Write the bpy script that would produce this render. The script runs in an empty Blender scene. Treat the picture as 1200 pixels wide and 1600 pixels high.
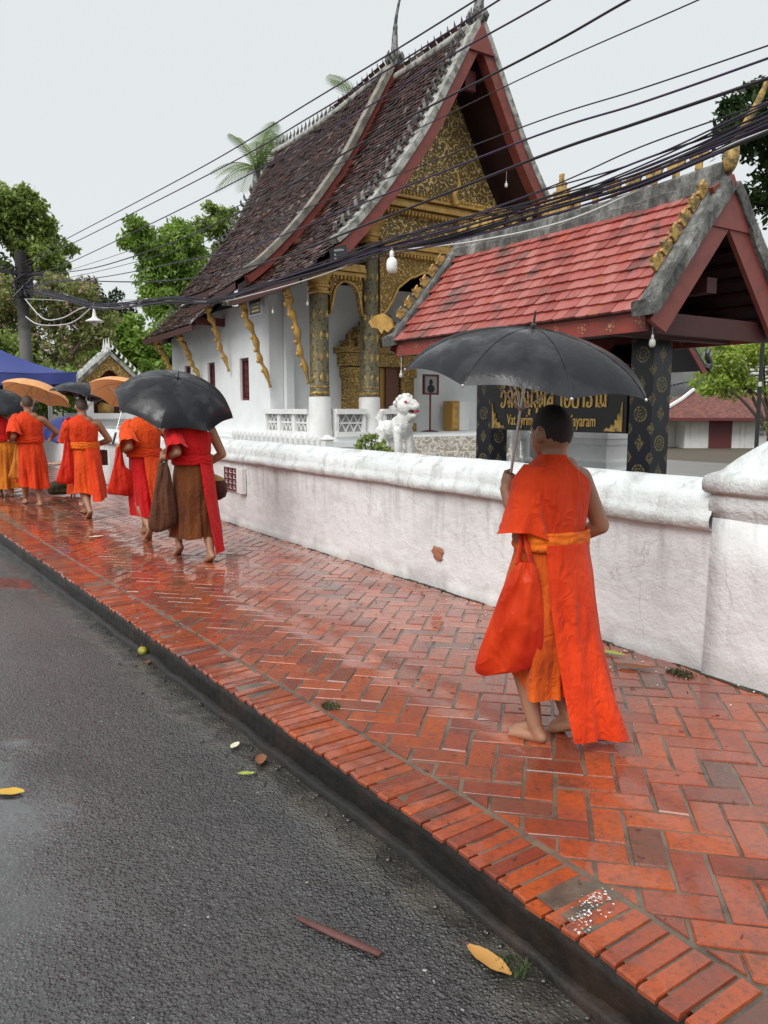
import bpy, bmesh, math, random
import numpy as np
from mathutils import Vector, Matrix, noise as mnoise
random.seed(7); rng = np.random.default_rng(7)
R = math.radians
scene = bpy.context.scene
C = scene.collection

# ---------------------------------------------------------------- camera
CAM_YAW, CAM_PITCH, CAM_H = R(33.5), R(7.6), 1.4
cam = bpy.data.cameras.new('camera'); cam_ob = bpy.data.objects.new('camera', cam); C.objects.link(cam_ob)
cam.sensor_fit = 'HORIZONTAL'; cam.sensor_width = 36; cam.lens = 36 * 1202 / 1200
cam.clip_start = 0.05; cam.clip_end = 3000
cam_ob.location = (0, 0, CAM_H)
cam_ob.rotation_euler = (R(90) - CAM_PITCH, 0, -CAM_YAW)
scene.camera = cam_ob

# ---------------------------------------------------------------- light: an even overcast sky and a very soft sun
SUN_EL, SUN_AZ = R(48), R(245)           # azimuth measured clockwise from +Y: behind and left of the camera
world = bpy.data.worlds.new('World'); scene.world = world; world.use_nodes = True
wn = world.node_tree; wn.nodes.clear()
sky = wn.nodes.new('ShaderNodeTexSky'); sky.sky_type = 'NISHITA'; sky.sun_disc = False
sky.sun_elevation = SUN_EL; sky.sun_rotation = SUN_AZ; sky.dust_density = 4
wmix = wn.nodes.new('ShaderNodeMix'); wmix.data_type = 'RGBA'; wmix.inputs[0].default_value = 0.93
wmix.inputs[7].default_value = (4.35, 4.52, 4.53, 1)    # cloud deck
wn.links.new(sky.outputs[0], wmix.inputs[6])
bg = wn.nodes.new('ShaderNodeBackground'); bg.inputs[1].default_value = 0.1
wn.links.new(wmix.outputs[2], bg.inputs[0])
wo = wn.nodes.new('ShaderNodeOutputWorld'); wn.links.new(bg.outputs[0], wo.inputs[0])
sun = bpy.data.lights.new('sun', 'SUN'); sun.energy = 1.5; sun.angle = R(40); sun.color = (1, 0.985, 0.96)
sun_ob = bpy.data.objects.new('sun', sun); C.objects.link(sun_ob)
sd = Vector((math.sin(SUN_AZ) * math.cos(SUN_EL), math.cos(SUN_AZ) * math.cos(SUN_EL), math.sin(SUN_EL)))
sun_ob.rotation_euler = sd.to_track_quat('Z', 'Y').to_euler(); sun_ob.location = sd * 40
scene.view_settings.view_transform = 'Standard'; scene.view_settings.look = 'None'
scene.view_settings.gamma = 1; scene.view_settings.exposure = 0.9
scene.view_settings.use_curve_mapping = False
scene.cycles.max_bounces = 6; scene.cycles.diffuse_bounces = 3; scene.cycles.glossy_bounces = 3
scene.cycles.transparent_max_bounces = 6; scene.cycles.caustics_reflective = False; scene.cycles.caustics_refractive = False

# ---------------------------------------------------------------- mesh helpers
WL = {}                                   # world position of every object made here
def link(o, parent=None, loc=(0, 0, 0)):
    C.objects.link(o); loc = Vector(loc); WL[o.name] = loc.copy()
    if parent: o.parent = parent; o.location = loc - WL[parent.name]
    else: o.location = loc
    return o
def tag(o, label=None, cat=None, group=None, kind=None):
    if label: o['label'] = label
    if cat: o['category'] = cat
    if group: o['group'] = group
    if kind: o['kind'] = kind
    return o
def thing(name, loc, label, cat, group=None):
    o = bpy.data.objects.new(name, None); o.empty_display_size = 0.1
    link(o, None, loc); return tag(o, label, cat, group)
class MB:
    def __init__(s): s.v = []; s.f = []; s.m = []
    def add(s, vs, fs, mi=0):
        n = len(s.v); s.v.extend([tuple(map(float, p)) for p in vs]); s.f.extend([tuple(i + n for i in f) for f in fs]); s.m.extend([mi] * len(fs)); return s
    def box(s, a, b, mi=0):
        x0, y0, z0 = a; x1, y1, z1 = b
        return s.add([(x0,y0,z0),(x1,y0,z0),(x1,y1,z0),(x0,y1,z0),(x0,y0,z1),(x1,y0,z1),(x1,y1,z1),(x0,y1,z1)],
                     [(0,3,2,1),(4,5,6,7),(0,1,5,4),(1,2,6,5),(2,3,7,6),(3,0,4,7)], mi)
    def obox(s, c, ax, ay, az, mi=0):     # oriented box: centre and three half-axis vectors
        c, ax, ay, az = map(Vector, (c, ax, ay, az))
        vs = [c + i*ax + j*ay + k*az for k in (-1,1) for i, j in ((-1,-1),(1,-1),(1,1),(-1,1))]
        return s.add(vs, [(0,3,2,1),(4,5,6,7),(0,1,5,4),(1,2,6,5),(2,3,7,6),(3,0,4,7)], mi)
    def tube(s, pts, rad, n=8, caps=True, mi=0, flat=1.0):
        pts = [Vector(p) for p in pts]; k = len(pts)
        if not hasattr(rad, '__len__'): rad = [rad] * k
        vs = []; ref = None
        for i, p in enumerate(pts):
            t = (pts[min(i+1, k-1)] - pts[max(i-1, 0)])
            t = t.normalized() if t.length > 1e-9 else Vector((0,0,1))
            if ref is None: ref = Vector((1,0,0)) if abs(t.x) < .8 else Vector((0,1,0))
            u = (ref - t * ref.dot(t)).normalized(); w = t.cross(u); ref = u
            for j in range(n):
                a = 2*math.pi*j/n; vs.append(p + rad[i]*(math.cos(a)*u + flat*math.sin(a)*w))
        fs = [(i*n+j, i*n+(j+1)%n, (i+1)*n+(j+1)%n, (i+1)*n+j) for i in range(k-1) for j in range(n)]
        if caps: fs += [tuple(range(n))[::-1], tuple((k-1)*n+j for j in range(n))]
        return s.add(vs, fs, mi)
    def lathe(s, c, prof, n=24, mi=0, sq=None):
        vs = []; cx, cy, cz = c
        for r, z in prof:
            for j in range(n):
                a = 2*math.pi*(j+.5)/n; q = r
                if sq: q = r / max(abs(math.cos(a)), abs(math.sin(a)))
                vs.append((cx+q*math.cos(a), cy+q*math.sin(a), cz+z))
        k = len(prof)
        fs = [(i*n+j, i*n+(j+1)%n, (i+1)*n+(j+1)%n, (i+1)*n+j) for i in range(k-1) for j in range(n)]
        fs += [tuple(range(n))[::-1], tuple((k-1)*n+j for j in range(n))]
        return s.add(vs, fs, mi)
    def ell(s, c, r, nu=14, nv=10, rot=None, mi=0):
        vs = [(0,0,-1)]; c = Vector(c)
        for i in range(1, nv):
            t = -math.pi/2 + math.pi*i/nv
            vs += [(math.cos(t)*math.cos(2*math.pi*j/nu), math.cos(t)*math.sin(2*math.pi*j/nu), math.sin(t)) for j in range(nu)]
        vs.append((0,0,1)); M = rot or Matrix.Identity(3)
        vs = [c + M @ Vector((p[0]*r[0], p[1]*r[1], p[2]*r[2])) for p in vs]; L = len(vs)-1
        fs = [(0, 1+(j+1)%nu, 1+j) for j in range(nu)]
        fs += [(1+(i-1)*nu+j, 1+(i-1)*nu+(j+1)%nu, 1+i*nu+(j+1)%nu, 1+i*nu+j) for i in range(1, nv-1) for j in range(nu)]
        fs += [(L, 1+(nv-2)*nu+j, 1+(nv-2)*nu+(j+1)%nu) for j in range(nu)]
        return s.add(vs, fs, mi)
    def cap(s, a, b, ra, rb=None, n=10):  # capsule with rounded ends
        a, b = Vector(a), Vector(b); rb = ra if rb is None else rb; d = (b-a); L = d.length; d = d/L if L > 1e-9 else Vector((0,0,1))
        pts = []; rr = []
        for t in (-.98, -.8, -.45, 0): pts.append(a + d*ra*t); rr.append(ra*math.sqrt(max(0, 1-t*t)))
        for t in (0, .45, .8, .98): pts.append(b + d*rb*t); rr.append(rb*math.sqrt(max(0, 1-t*t)))
        return s.tube(pts, rr, n)
    def grid(s, fn, nu, nv, close=False, mi=0, flip=False):
        vs = [fn(i/(nu if close else nu), j/nv) for j in range(nv+1) for i in range(nu if close else nu+1)]
        w = nu if close else nu+1
        fs = []
        for j in range(nv):
            for i in range(nu):
                q = (j*w+i, j*w+(i+1)%w, (j+1)*w+(i+1)%w, (j+1)*w+i); fs.append(q[::-1] if flip else q)
        return s.add(vs, fs, mi)
    def prism(s, poly, d, mi=0):          # planar polygon (3D points) extruded along vector d
        n = len(poly); d = Vector(d); p = [Vector(q) for q in poly]
        return s.add(p + [q + d for q in p], [tuple(range(n))[::-1], tuple(range(n, 2*n))] + [(i, (i+1)%n, n+(i+1)%n, n+i) for i in range(n)], mi)
    def build(s, name, mat, parent=None, smooth=False, origin=None, fix=True, keep=False):
        v = np.array(s.v); lo, hi = v.min(0), v.max(0)
        if origin is None: origin = ((lo[0]+hi[0])/2, (lo[1]+hi[1])/2, lo[2])
        me = bpy.data.meshes.new(name); me.from_pydata([tuple(p) for p in v - np.array(origin)], [], s.f)
        mats = mat if isinstance(mat, (list, tuple)) else [mat]
        for m in mats: me.materials.append(MAT[m] if isinstance(m, str) else m)
        if len(mats) > 1: me.polygons.foreach_set('material_index', s.m)
        if fix:
            bm = bmesh.new(); bm.from_mesh(me); bmesh.ops.recalc_face_normals(bm, faces=bm.faces); bm.to_mesh(me); bm.free()
        if smooth: me.polygons.foreach_set('use_smooth', [True]*len(me.polygons))
        if smooth == 'auto':
            try: me.set_sharp_from_angle(angle=R(40))
            except Exception: pass
        me.update()
        o = bpy.data.objects.new(name, me); return link(o, parent, origin)
def share(src, parent, loc, name=None, rot=None):   # another object on the same mesh
    o = bpy.data.objects.new(name or src.name.split('.')[0], src.data)
    if rot: o.rotation_euler = rot
    return link(o, parent, loc)
def fastmesh(name, v, f, mat, parent=None, origin=(0,0,0), smooth=False):   # v (n,3), f (m,k) arrays
    me = bpy.data.meshes.new(name); v = np.asarray(v, float) - np.array(origin); f = np.asarray(f, np.int32); k = f.shape[1]
    me.vertices.add(len(v)); me.vertices.foreach_set('co', v.ravel())
    me.loops.add(f.size); me.loops.foreach_set('vertex_index', f.ravel())
    me.polygons.add(len(f)); me.polygons.foreach_set('loop_start', np.arange(0, f.size, k, dtype=np.int32))
    try: me.polygons.foreach_set('loop_total', np.full(len(f), k, np.int32))
    except Exception: pass
    for m in (mat if isinstance(mat, (list, tuple)) else [mat]): me.materials.append(MAT[m] if isinstance(m, str) else m)
    me.update(calc_edges=True); me.validate()
    if smooth: me.polygons.foreach_set('use_smooth', [True]*len(me.polygons))
    return link(bpy.data.objects.new(name, me), parent, origin)
def spline(pts, k=6):                     # Catmull-Rom through the points
    pts = [Vector(p) for p in pts]; out = []
    for i in range(len(pts)-1):
        p0, p1, p2, p3 = pts[max(i-1,0)], pts[i], pts[i+1], pts[min(i+2,len(pts)-1)]
        for j in range(k):
            t = j/k; out.append(.5*((2*p1)+(p2-p0)*t+(2*p0-5*p1+4*p2-p3)*t*t+(3*p1-p0-3*p2+p3)*t**3))
    out.append(pts[-1]); return out
def remesh(mb, name, mat, voxel, parent=None, smooth_it=4, origin=(0,0,0)):
    me = bpy.data.meshes.new(name); me.from_pydata(mb.v, [], mb.f)
    bm = bmesh.new(); bm.from_mesh(me); bmesh.ops.recalc_face_normals(bm, faces=bm.faces); bm.to_mesh(me); bm.free()
    o = bpy.data.objects.new(name, me); C.objects.link(o)
    m = o.modifiers.new('r', 'REMESH'); m.mode = 'VOXEL'; m.voxel_size = voxel; m.use_smooth_shade = True
    if smooth_it:
        m = o.modifiers.new('s', 'SMOOTH'); m.factor = .5; m.iterations = smooth_it
    dg = bpy.context.evaluated_depsgraph_get(); dg.update()
    new = bpy.data.meshes.new_from_object(o.evaluated_get(dg)); bpy.data.objects.remove(o); bpy.data.meshes.remove(me)
    new.name = name; new.materials.clear(); new.materials.append(MAT[mat])
    n = len(new.vertices); v = np.empty(n*3); new.vertices.foreach_get('co', v); v = v.reshape(-1,3) - np.array(origin); new.vertices.foreach_set('co', v.ravel()); new.update()
    new.polygons.foreach_set('use_smooth', [True]*len(new.polygons))
    return link(bpy.data.objects.new(name, new), parent, origin)
def nz(x, y=0, z=0, s=1): return mnoise.noise(Vector((x*s, y*s, z*s)))

# ---------------------------------------------------------------- materials
MAT = {}
class E:                                  # small expression layer over shader math nodes
    nt = None
    def __init__(s, k): s.k = k
    @staticmethod
    def op(o, *a):
        n = E.nt.nodes.new('ShaderNodeMath'); n.operation = o
        for i, x in enumerate(a):
            if isinstance(x, E): E.nt.links.new(x.k, n.inputs[i])
            else: n.inputs[i].default_value = x
        return E(n.outputs[0])
    def __add__(s, o): return E.op('ADD', s, o)
    __radd__ = __add__
    def __sub__(s, o): return E.op('SUBTRACT', s, o)
    def __rsub__(s, o): return E.op('SUBTRACT', o, s)
    def __mul__(s, o): return E.op('MULTIPLY', s, o)
    __rmul__ = __mul__
    def __truediv__(s, o): return E.op('DIVIDE', s, o)
    def lt(s, o): return E.op('LESS_THAN', s, o)
    def gt(s, o): return E.op('GREATER_THAN', s, o)
    def abs(s): return E.op('ABSOLUTE', s)
    def sin(s): return E.op('SINE', s)
    def fr(s): return E.op('FRACT', s)
    def mod(s, o): return E.op('FLOORED_MODULO', s, o)
    def pw(s, o): return E.op('POWER', s, o)
    def mx(s, o): return E.op('MAXIMUM', s, o)
    def mn(s, o): return E.op('MINIMUM', s, o)
    def atan2(s, o): return E.op('ARCTAN2', s, o)
    def sqrt(s): return E.op('SQRT', s)
    def ss(s, a, b):                      # smoothstep from a to b
        n = E.nt.nodes.new('ShaderNodeMapRange'); n.interpolation_type = 'SMOOTHSTEP'
        E.nt.links.new(s.k, n.inputs[0]); n.inputs[1].default_value = a; n.inputs[2].default_value = b
        return E(n.outputs[0])
class M:                                  # material under construction
    def __init__(s, name, **kw):
        m = bpy.data.materials.new(name); m.use_nodes = True; MAT[name] = m; s.m = m; s.nt = m.node_tree; E.nt = s.nt
        s.b = s.nt.nodes['Principled BSDF']; s.set(**kw); s._co = None
    def inp(s, n): return s.b.inputs[n]
    def set(s, **kw):
        names = dict(col='Base Color', rough='Roughness', metal='Metallic', spec='Specular IOR Level', coat='Coat Weight', coatr='Coat Roughness', normal='Normal', coatn='Coat Normal', emit='Emission Color', es='Emission Strength', sheen='Sheen Weight', trans='Transmission Weight', sss='Subsurface Weight', alpha='Alpha', ior='IOR')
        for k, v in kw.items():
            i = s.b.inputs[names[k]]
            if isinstance(v, E): s.nt.links.new(v.k, i)
            elif isinstance(v, (tuple, list)): i.default_value = (*v[:3], 1)
            else: i.default_value = v
        return s
    def co(s, kind='Object'):
        if s._co is None: s._co = s.nt.nodes.new('ShaderNodeTexCoord')
        return s._co.outputs[kind]
    def pos(s):
        return s.nt.nodes.new('ShaderNodeNewGeometry').outputs['Position']
    def xyz(s, vec):
        n = s.nt.nodes.new('ShaderNodeSeparateXYZ'); s.nt.links.new(vec, n.inputs[0]); return [E(o) for o in n.outputs]
    def vec(s, x, y, z):
        n = s.nt.nodes.new('ShaderNodeCombineXYZ')
        for i, q in enumerate((x, y, z)):
            if isinstance(q, E): s.nt.links.new(q.k, n.inputs[i])
            else: n.inputs[i].default_value = q
        return n.outputs[0]
    def noise(s, scale, detail=4, rough=.55, vec=None, dist=0):
        n = s.nt.nodes.new('ShaderNodeTexNoise'); n.inputs['Scale'].default_value = scale; n.inputs['Detail'].default_value = detail
        n.inputs['Roughness'].default_value = rough; n.inputs['Distortion'].default_value = dist
        s.nt.links.new(vec or s.pos(), n.inputs['Vector']); return E(n.outputs[0])
    def vor(s, scale, feature='F1', vec=None, out='Distance', rnd=1):
        n = s.nt.nodes.new('ShaderNodeTexVoronoi'); n.feature = feature; n.inputs['Scale'].default_value = scale; n.inputs['Randomness'].default_value = rnd
        s.nt.links.new(vec or s.pos(), n.inputs['Vector']); return E(n.outputs[out])
    def rand(s):
        a = E(s.nt.nodes.new('ShaderNodeObjectInfo').outputs['Random']); b = E(s.nt.nodes.new('ShaderNodeNewGeometry').outputs['Random Per Island'])
        return (a + b * 7.31).fr()
    def mix(s, f, a, b):
        n = s.nt.nodes.new('ShaderNodeMix'); n.data_type = 'RGBA'
        for i, x in ((0, f), (6, a), (7, b)):
            if isinstance(x, E): s.nt.links.new(x.k, n.inputs[i])
            elif isinstance(x, (tuple, list)): n.inputs[i].default_value = (*x[:3], 1)
            else: n.inputs[i].default_value = x
        return E(n.outputs[2])
    def ramp(s, f, *stops):
        n = s.nt.nodes.new('ShaderNodeValToRGB'); cr = n.color_ramp
        while len(cr.elements) < len(stops): cr.elements.new(.5)
        for e, (p, c) in zip(cr.elements, stops): e.position = p; e.color = (*c[:3], 1)
        s.nt.links.new(f.k, n.inputs[0]); return E(n.outputs[0])
    def bump(s, h, strength=.3, dist=.01, prev=None, tgt='normal'):
        n = s.nt.nodes.new('ShaderNodeBump'); n.inputs['Strength'].default_value = strength; n.inputs['Distance'].default_value = dist
        s.nt.links.new(h.k, n.inputs['Height'])
        if prev: s.nt.links.new(prev.k, n.inputs['Normal'])
        e = E(n.outputs[0])
        if tgt: s.set(**{tgt: e})
        return e

# wet brick paving
m = M('brick'); r = m.rand(); n1 = m.noise(9, 5); n2 = m.noise(60, 4); n3 = m.noise(1.3, 3)
base = m.ramp(r, (0, (.19,.04,.02)), (.2, (.31,.058,.018)), (.45, (.43,.085,.018)), (.62, (.36,.07,.02)), (.8, (.25,.05,.026)), (.92, (.4,.08,.022)), (1, (.11,.055,.04)))
c = m.mix(n1.ss(.42,.72)*.5, base, (.2,.055,.04)); c = m.mix(n2.ss(.58,.85)*.35, c, (.42,.12,.05)); c = m.mix((m.noise(23,4,.7)).ss(.56,.7)*.6, c, (.07,.032,.026)); c = m.mix(m.noise(1.9,5,.6).ss(.5,.7)*.45, c, (.12,.05,.04))
wet = n3.ss(.28,.5); c = m.mix(m.noise(38,5,.75).ss(.46,.68)*.6, c, (.11,.042,.028)); c = m.mix(m.noise(2.7,6,.7).ss(.55,.66)*.5, c, (.085,.05,.035)); c = m.mix((m.noise(5.5,6,.7)).ss(.57,.68)*.55, c, (.05,.03,.022)); c = m.mix(m.noise(11,6,.75).ss(.66,.74)*.5, c, (.3,.2,.14))
m.set(col=c, rough=.42 - wet*.2 + n2*.1, spec=.3, coat=.5+wet*.5, coatr=.05); m.b.inputs['Coat IOR'].default_value = 1.36
m.bump(n1*.6 + n2*.6 + m.noise(140,3)*.3, .6, .006); m.bump(m.noise(6,3)*.8 + m.noise(26,3)*.25, .22, .003, tgt='coatn')
m = M('mortar', rough=.4, spec=.5); m.set(col=m.mix(m.noise(6,5).ss(.35,.7), (.17,.13,.092), (.055,.046,.035)), coat=.4, coatr=.15); m.bump(m.noise(90,4), .6, .006)
# the soaked, blackened kerb face
m = M('kerb', rough=.5); m.set(col=m.mix(m.noise(4,5).ss(.45,.75), (.007,.006,.005), (.03,.016,.01))); m.bump(m.noise(25,5), .6, .01)
# wet asphalt
m = M('asphalt'); ax_, ay_, az_ = m.xyz(m.pos()); wv = m.noise(45,3); vv_ = m.vec(ax_+wv*.012, ay_+m.noise(52,3)*.012, 0.0); v = m.vor(75, vec=vv_); v2 = m.vor(170, vec=vv_); big = m.noise(.75,4); fine = m.noise(220,3)
px_, py_, pz_ = m.xyz(m.pos()); ell = ((px_-.05)*(px_-.05)*2.6 + (py_-2.9)*(py_-2.9)*.42).sqrt(); pud = ((big + m.noise(3.5,4)*.25).ss(.68,.8)).mx(1-(ell+m.noise(4,5)*.9-.45).ss(.35,.95))
agg = m.vor(75, out='Color', vec=vv_); sx = m.xyz(agg.k)[0]
c = m.mix(sx, (.045,.0455,.045), (.165,.166,.162)); c = m.mix(v.ss(.3,.6)*.7, c, (.018,.018,.018)); c = m.mix(m.noise(2.2,5).ss(.4,.7)*.7, c, (.06,.06,.057)); c = m.mix(m.noise(.8,5,.6).ss(.48,.62)*.6, c, (.028,.029,.029)); c = m.mix(m.noise(1.3,4,.6,vec=m.vec(px_*3,py_*.5,0)).ss(.55,.7)*.35, c, (.1,.1,.096)); c = m.mix(m.xyz(m.vor(120, out='Color').k)[1].gt(.9982)*m.noise(3,3).ss(.45,.6), c, (.42,.42,.4))
edge = 1.48 - ((py_-2).mx(0))*.0425 - px_; silt = (1-((edge + m.noise(2.6,5)*.22 + m.noise(11,4)*.1 - .19).ss(.1,.27)))
c = m.mix(pud*.6, c, (.025,.025,.025)); c = m.mix(silt*.9, c, m.mix(m.noise(8,5).ss(.4,.65), (.03,.026,.021), (.075,.066,.054)))
m.set(col=c, rough=.4 - pud*.26 - silt*.12 + m.noise(1.6,4).ss(.4,.7)*.1, spec=.6)
hgt = (v.ss(.1,.6)*-.8 - v2*.3 + fine*.2) * (1 - pud*.93) * (1 - silt*.8) + m.noise(14,4)*.9
m.bump(hgt, 1.0, .02); m.set(coat=.55+pud*.45+m.noise(.9,4).ss(.4,.65)*.4, coatr=.2-pud*.16); m.bump(hgt*(1-pud*.5), .35, .014, tgt='coatn')
m = M('gutter', rough=.25); m.set(col=m.mix(m.noise(3,6).ss(.35,.7), (.018,.016,.013), (.05,.045,.037)), coat=.2, coatr=.12); m.bump(m.noise(35,5), .55, .008)
m = M('soil', rough=.8); m.set(col=m.mix(m.noise(3,6), (.06,.045,.03), (.12,.1,.07)))
m = M('soil_wet', rough=.5); m.set(col=m.mix(m.noise(14,6,.7).ss(.4,.65), (.02,.016,.012), (.07,.058,.042))); m.bump(m.noise(60,5), .8, .012)
m = M('courtyard', rough=.55); m.set(col=m.mix(m.noise(1.5,6), (.16,.15,.14), (.26,.25,.24)))
# whitewashed plaster
def plaster(name, a, b, stain, st=.5, rough=.8, bs=1.0, foot=True):
    m = M(name, rough=rough); p = m.pos(); x, y, z = m.xyz(p)
    n = m.noise(2.3, 6); st_v = m.vec(x*9, y*9, z*.7); streak = m.noise(1, 5, vec=st_v)
    c = m.mix(n.ss(.35,.7), a, b); c = m.mix(streak.ss(.58,.8)*st*.6, c, stain)
    c = m.mix(m.noise(14,6,.7).ss(.6,.78)*st*.55, c, stain); c = m.mix(m.noise(1.1,6,.65).ss(.5,.68)*st*.3, c, stain); c = m.mix((1-m.vor(1.7,'DISTANCE_TO_EDGE', vec=m.vec(x+n*.5,y+n*.5,z+m.noise(7,4)*.22)).ss(.0,.007))*m.noise(1.6,3).ss(.52,.6)*st*.45, c, (.16,.15,.14))
    if foot: c = m.mix(m.noise(1,6,.65,vec=m.vec(x*7,y*7,z*1.2)).ss(.47,.7)*((z+m.noise(9,4)*.25).ss(.35,.78))*.6*st, c, (.2,.19,.17)); c = m.mix((1-(z+m.noise(5,4)*.25).ss(.1,.3))*.55*st, c, (.22,.21,.18))
    m.set(col=c); h = m.noise(11,6,.6)*1.2 + m.noise(60,4)*.35 + (m.vor(2.1,'DISTANCE_TO_EDGE', vec=m.vec(x+n*.8,y+n*.7,z+m.noise(6,4)*.5)).ss(0,.012))*.09 + m.noise(3.2,3)*1.2
    m.bump(h, .5*bs, .02); return m
plaster('wall_plaster', (.77,.785,.785), (.7,.715,.715), (.33,.32,.3), .7)
plaster('cap_plaster', (.71,.74,.74), (.62,.66,.65), (.27,.28,.25), .85, bs=1.5)
plaster('temple_white', (.8,.82,.82), (.75,.77,.77), (.5,.48,.45), .35, foot=False, bs=.3)
plaster('white_trim', (.8,.8,.79), (.7,.7,.69), (.38,.37,.33), .7, foot=False, bs=.6)
plaster('house_white', (.78,.78,.76), (.7,.7,.68), (.4,.38,.33), .6, foot=False, bs=.3)
m = M('exposed_brick', rough=.8); m.set(col=m.mix(m.noise(30,5), (.28,.1,.05), (.42,.2,.12))); m.bump(m.noise(60,4), .6, .01)
# roof tiles
m = M('temple_tile', rough=.32, spec=.5); r = m.rand(); n = m.noise(3,5)
c = m.ramp(r, (0,(.018,.009,.008)), (.35,(.06,.02,.015)), (.7,(.035,.016,.014)), (.84,(.16,.05,.03)), (.93,(.05,.02,.017)), (1,(.3,.24,.21)))
c = m.mix(n.ss(.5,.7)*.6, c, (.03,.026,.022)); m.set(col=c, rough=.22+m.noise(20,3)*.3); m.bump(m.noise(50,4), .3, .006)
m = M('pavilion_tile', rough=.42); r = m.rand(); n = m.noise(4,6)
c = m.ramp(r, (0,(.25,.05,.04)), (.25,(.32,.07,.056)), (.5,(.38,.095,.078)), (.75,(.42,.14,.12)), (.92,(.33,.08,.06)), (.96,(.45,.1,.05)), (1,(.13,.085,.075)))
x,y,z = m.xyz(m.pos()); c = m.mix((m.noise(2.4,6,.65)).ss(.52,.68)*.8, c, (.085,.055,.047)); c = m.mix(m.noise(40,4).ss(.62,.8)*.3, c, (.55,.25,.2))
m.set(col=c); m.bump(m.noise(45,4)+m.noise(8,3), .3, .006)
m = M('concrete_weathered', rough=.85); x,y,z = m.xyz(m.pos()); s_ = m.noise(1,6,.7,vec=m.vec(x*5,y*5,z*1.6)); c = m.ramp(s_, (.3,(.03,.03,.028)), (.48,(.1,.1,.094)), (.6,(.22,.22,.205)), (.75,(.42,.42,.4)))
c = m.mix(m.noise(14,6,.7).ss(.5,.68)*.75, c, (.03,.031,.028)); m.set(col=c); m.bump(m.noise(18,6), .8, .02)
m = M('coping_grey', rough=.8); c = m.mix(m.noise(4,6,.65).ss(.42,.62), (.42,.42,.39), (.14,.14,.12)); m.set(col=c); m.bump(m.noise(14,5), .5, .015)
m = M('coping_beige', rough=.8); m.set(col=m.mix(m.noise(4,6).ss(.4,.7), (.27,.25,.21), (.12,.11,.1))); m.bump(m.noise(14,5), .5, .015)
m = M('dark_ornament', rough=.7); m.set(col=m.mix(m.noise(9,5).ss(.4,.65), (.05,.05,.048), (.28,.28,.27)))
m = M('oxide_red', rough=.5); m.set(col=m.mix(m.noise(6,5).ss(.4,.75), (.22,.05,.038), (.15,.038,.03))); m.bump(m.noise(30,4), .15, .004)
m = M('dark_red', rough=.6); m.set(col=m.mix(m.noise(5,4), (.07,.016,.014), (.04,.01,.01)))
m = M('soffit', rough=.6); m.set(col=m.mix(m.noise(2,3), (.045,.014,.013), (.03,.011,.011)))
m = M('maroon', rough=.55, col=(.12,.025,.028))
# red fascia with a row of faint stencilled gold flowers
m = M('fascia'); x,y,z = m.xyz(m.pos()); q = (y/.36).fr()-.5; u = q*.36; w = z-2.215
rr = (u*u+w*w).sqrt(); th = w.atan2(u); pet = rr - (.043 + .017*(th*6).sin())
g = (pet.lt(0)) * (((rr*150).sin()).gt(-.3)) * m.noise(9,4).ss(.42,.55)
m.set(col=m.mix(g*.75, m.mix(m.noise(5,6).ss(.42,.7), (.3,.05,.035), (.19,.045,.035)), (.5,.3,.14)), rough=.5); m.bump(m.noise(30,4), .2, .004)
# gold
m = M('gold_paint', rough=.42, metal=.25); m.set(col=m.mix(m.noise(8,5).ss(.4,.7), (.55,.33,.085), (.36,.21,.06))); m.bump(m.noise(40,4), .25, .006)
m = M('gold_flat', rough=.4, metal=.2, col=(.62,.4,.12))
m = M('gold_faded', rough=.7); m.set(col=m.mix(m.noise(12,5,.7).ss(.42,.62), (.5,.32,.09), (.13,.1,.05))); m.bump(m.noise(30,4), .5, .01)
def relief(name, sc, a, b):               # carved scrollwork: bright ridges and darker recesses put into the colour
    m = M(name, rough=.4, metal=.3); p = m.pos(); x,y,z = m.xyz(p); n = m.noise(3*sc,2)
    q_ = m.vec(x+n*.12,y*.2,z+n*.1); w = (m.vor(6.0*sc,vec=q_)*14).sin()*.5+.5; w2 = (m.vor(13*sc,vec=m.vec(x,y*.2,z*1.2))*10).sin()*.5+.5
    h = (w*.5 + w2*.55 + (m.noise(22*sc,3)-.5)*.35).ss(.35,.72); m.set(col=m.mix(h, b, a)); m.bump(h, .9, .04)
relief('gold_relief', 1.0, (.74,.54,.23), (.17,.12,.05)); relief('gold_fine', 1.9, (.7,.46,.14), (.24,.14,.045))
# temple column: black-brown lacquer with a close gold stencil
m = M('column_lacquer', rough=.35); p = m.pos(); e = m.vor(20,'DISTANCE_TO_EDGE'); f = (m.vor(34)*30).sin()
g = (f.gt(.0)) * m.noise(14,4).ss(.36,.5)*.8; m.set(col=m.mix(g, (.03,.026,.018), (.3,.24,.1)), metal=g*.3); m.bump(g, .3, .005)
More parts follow.
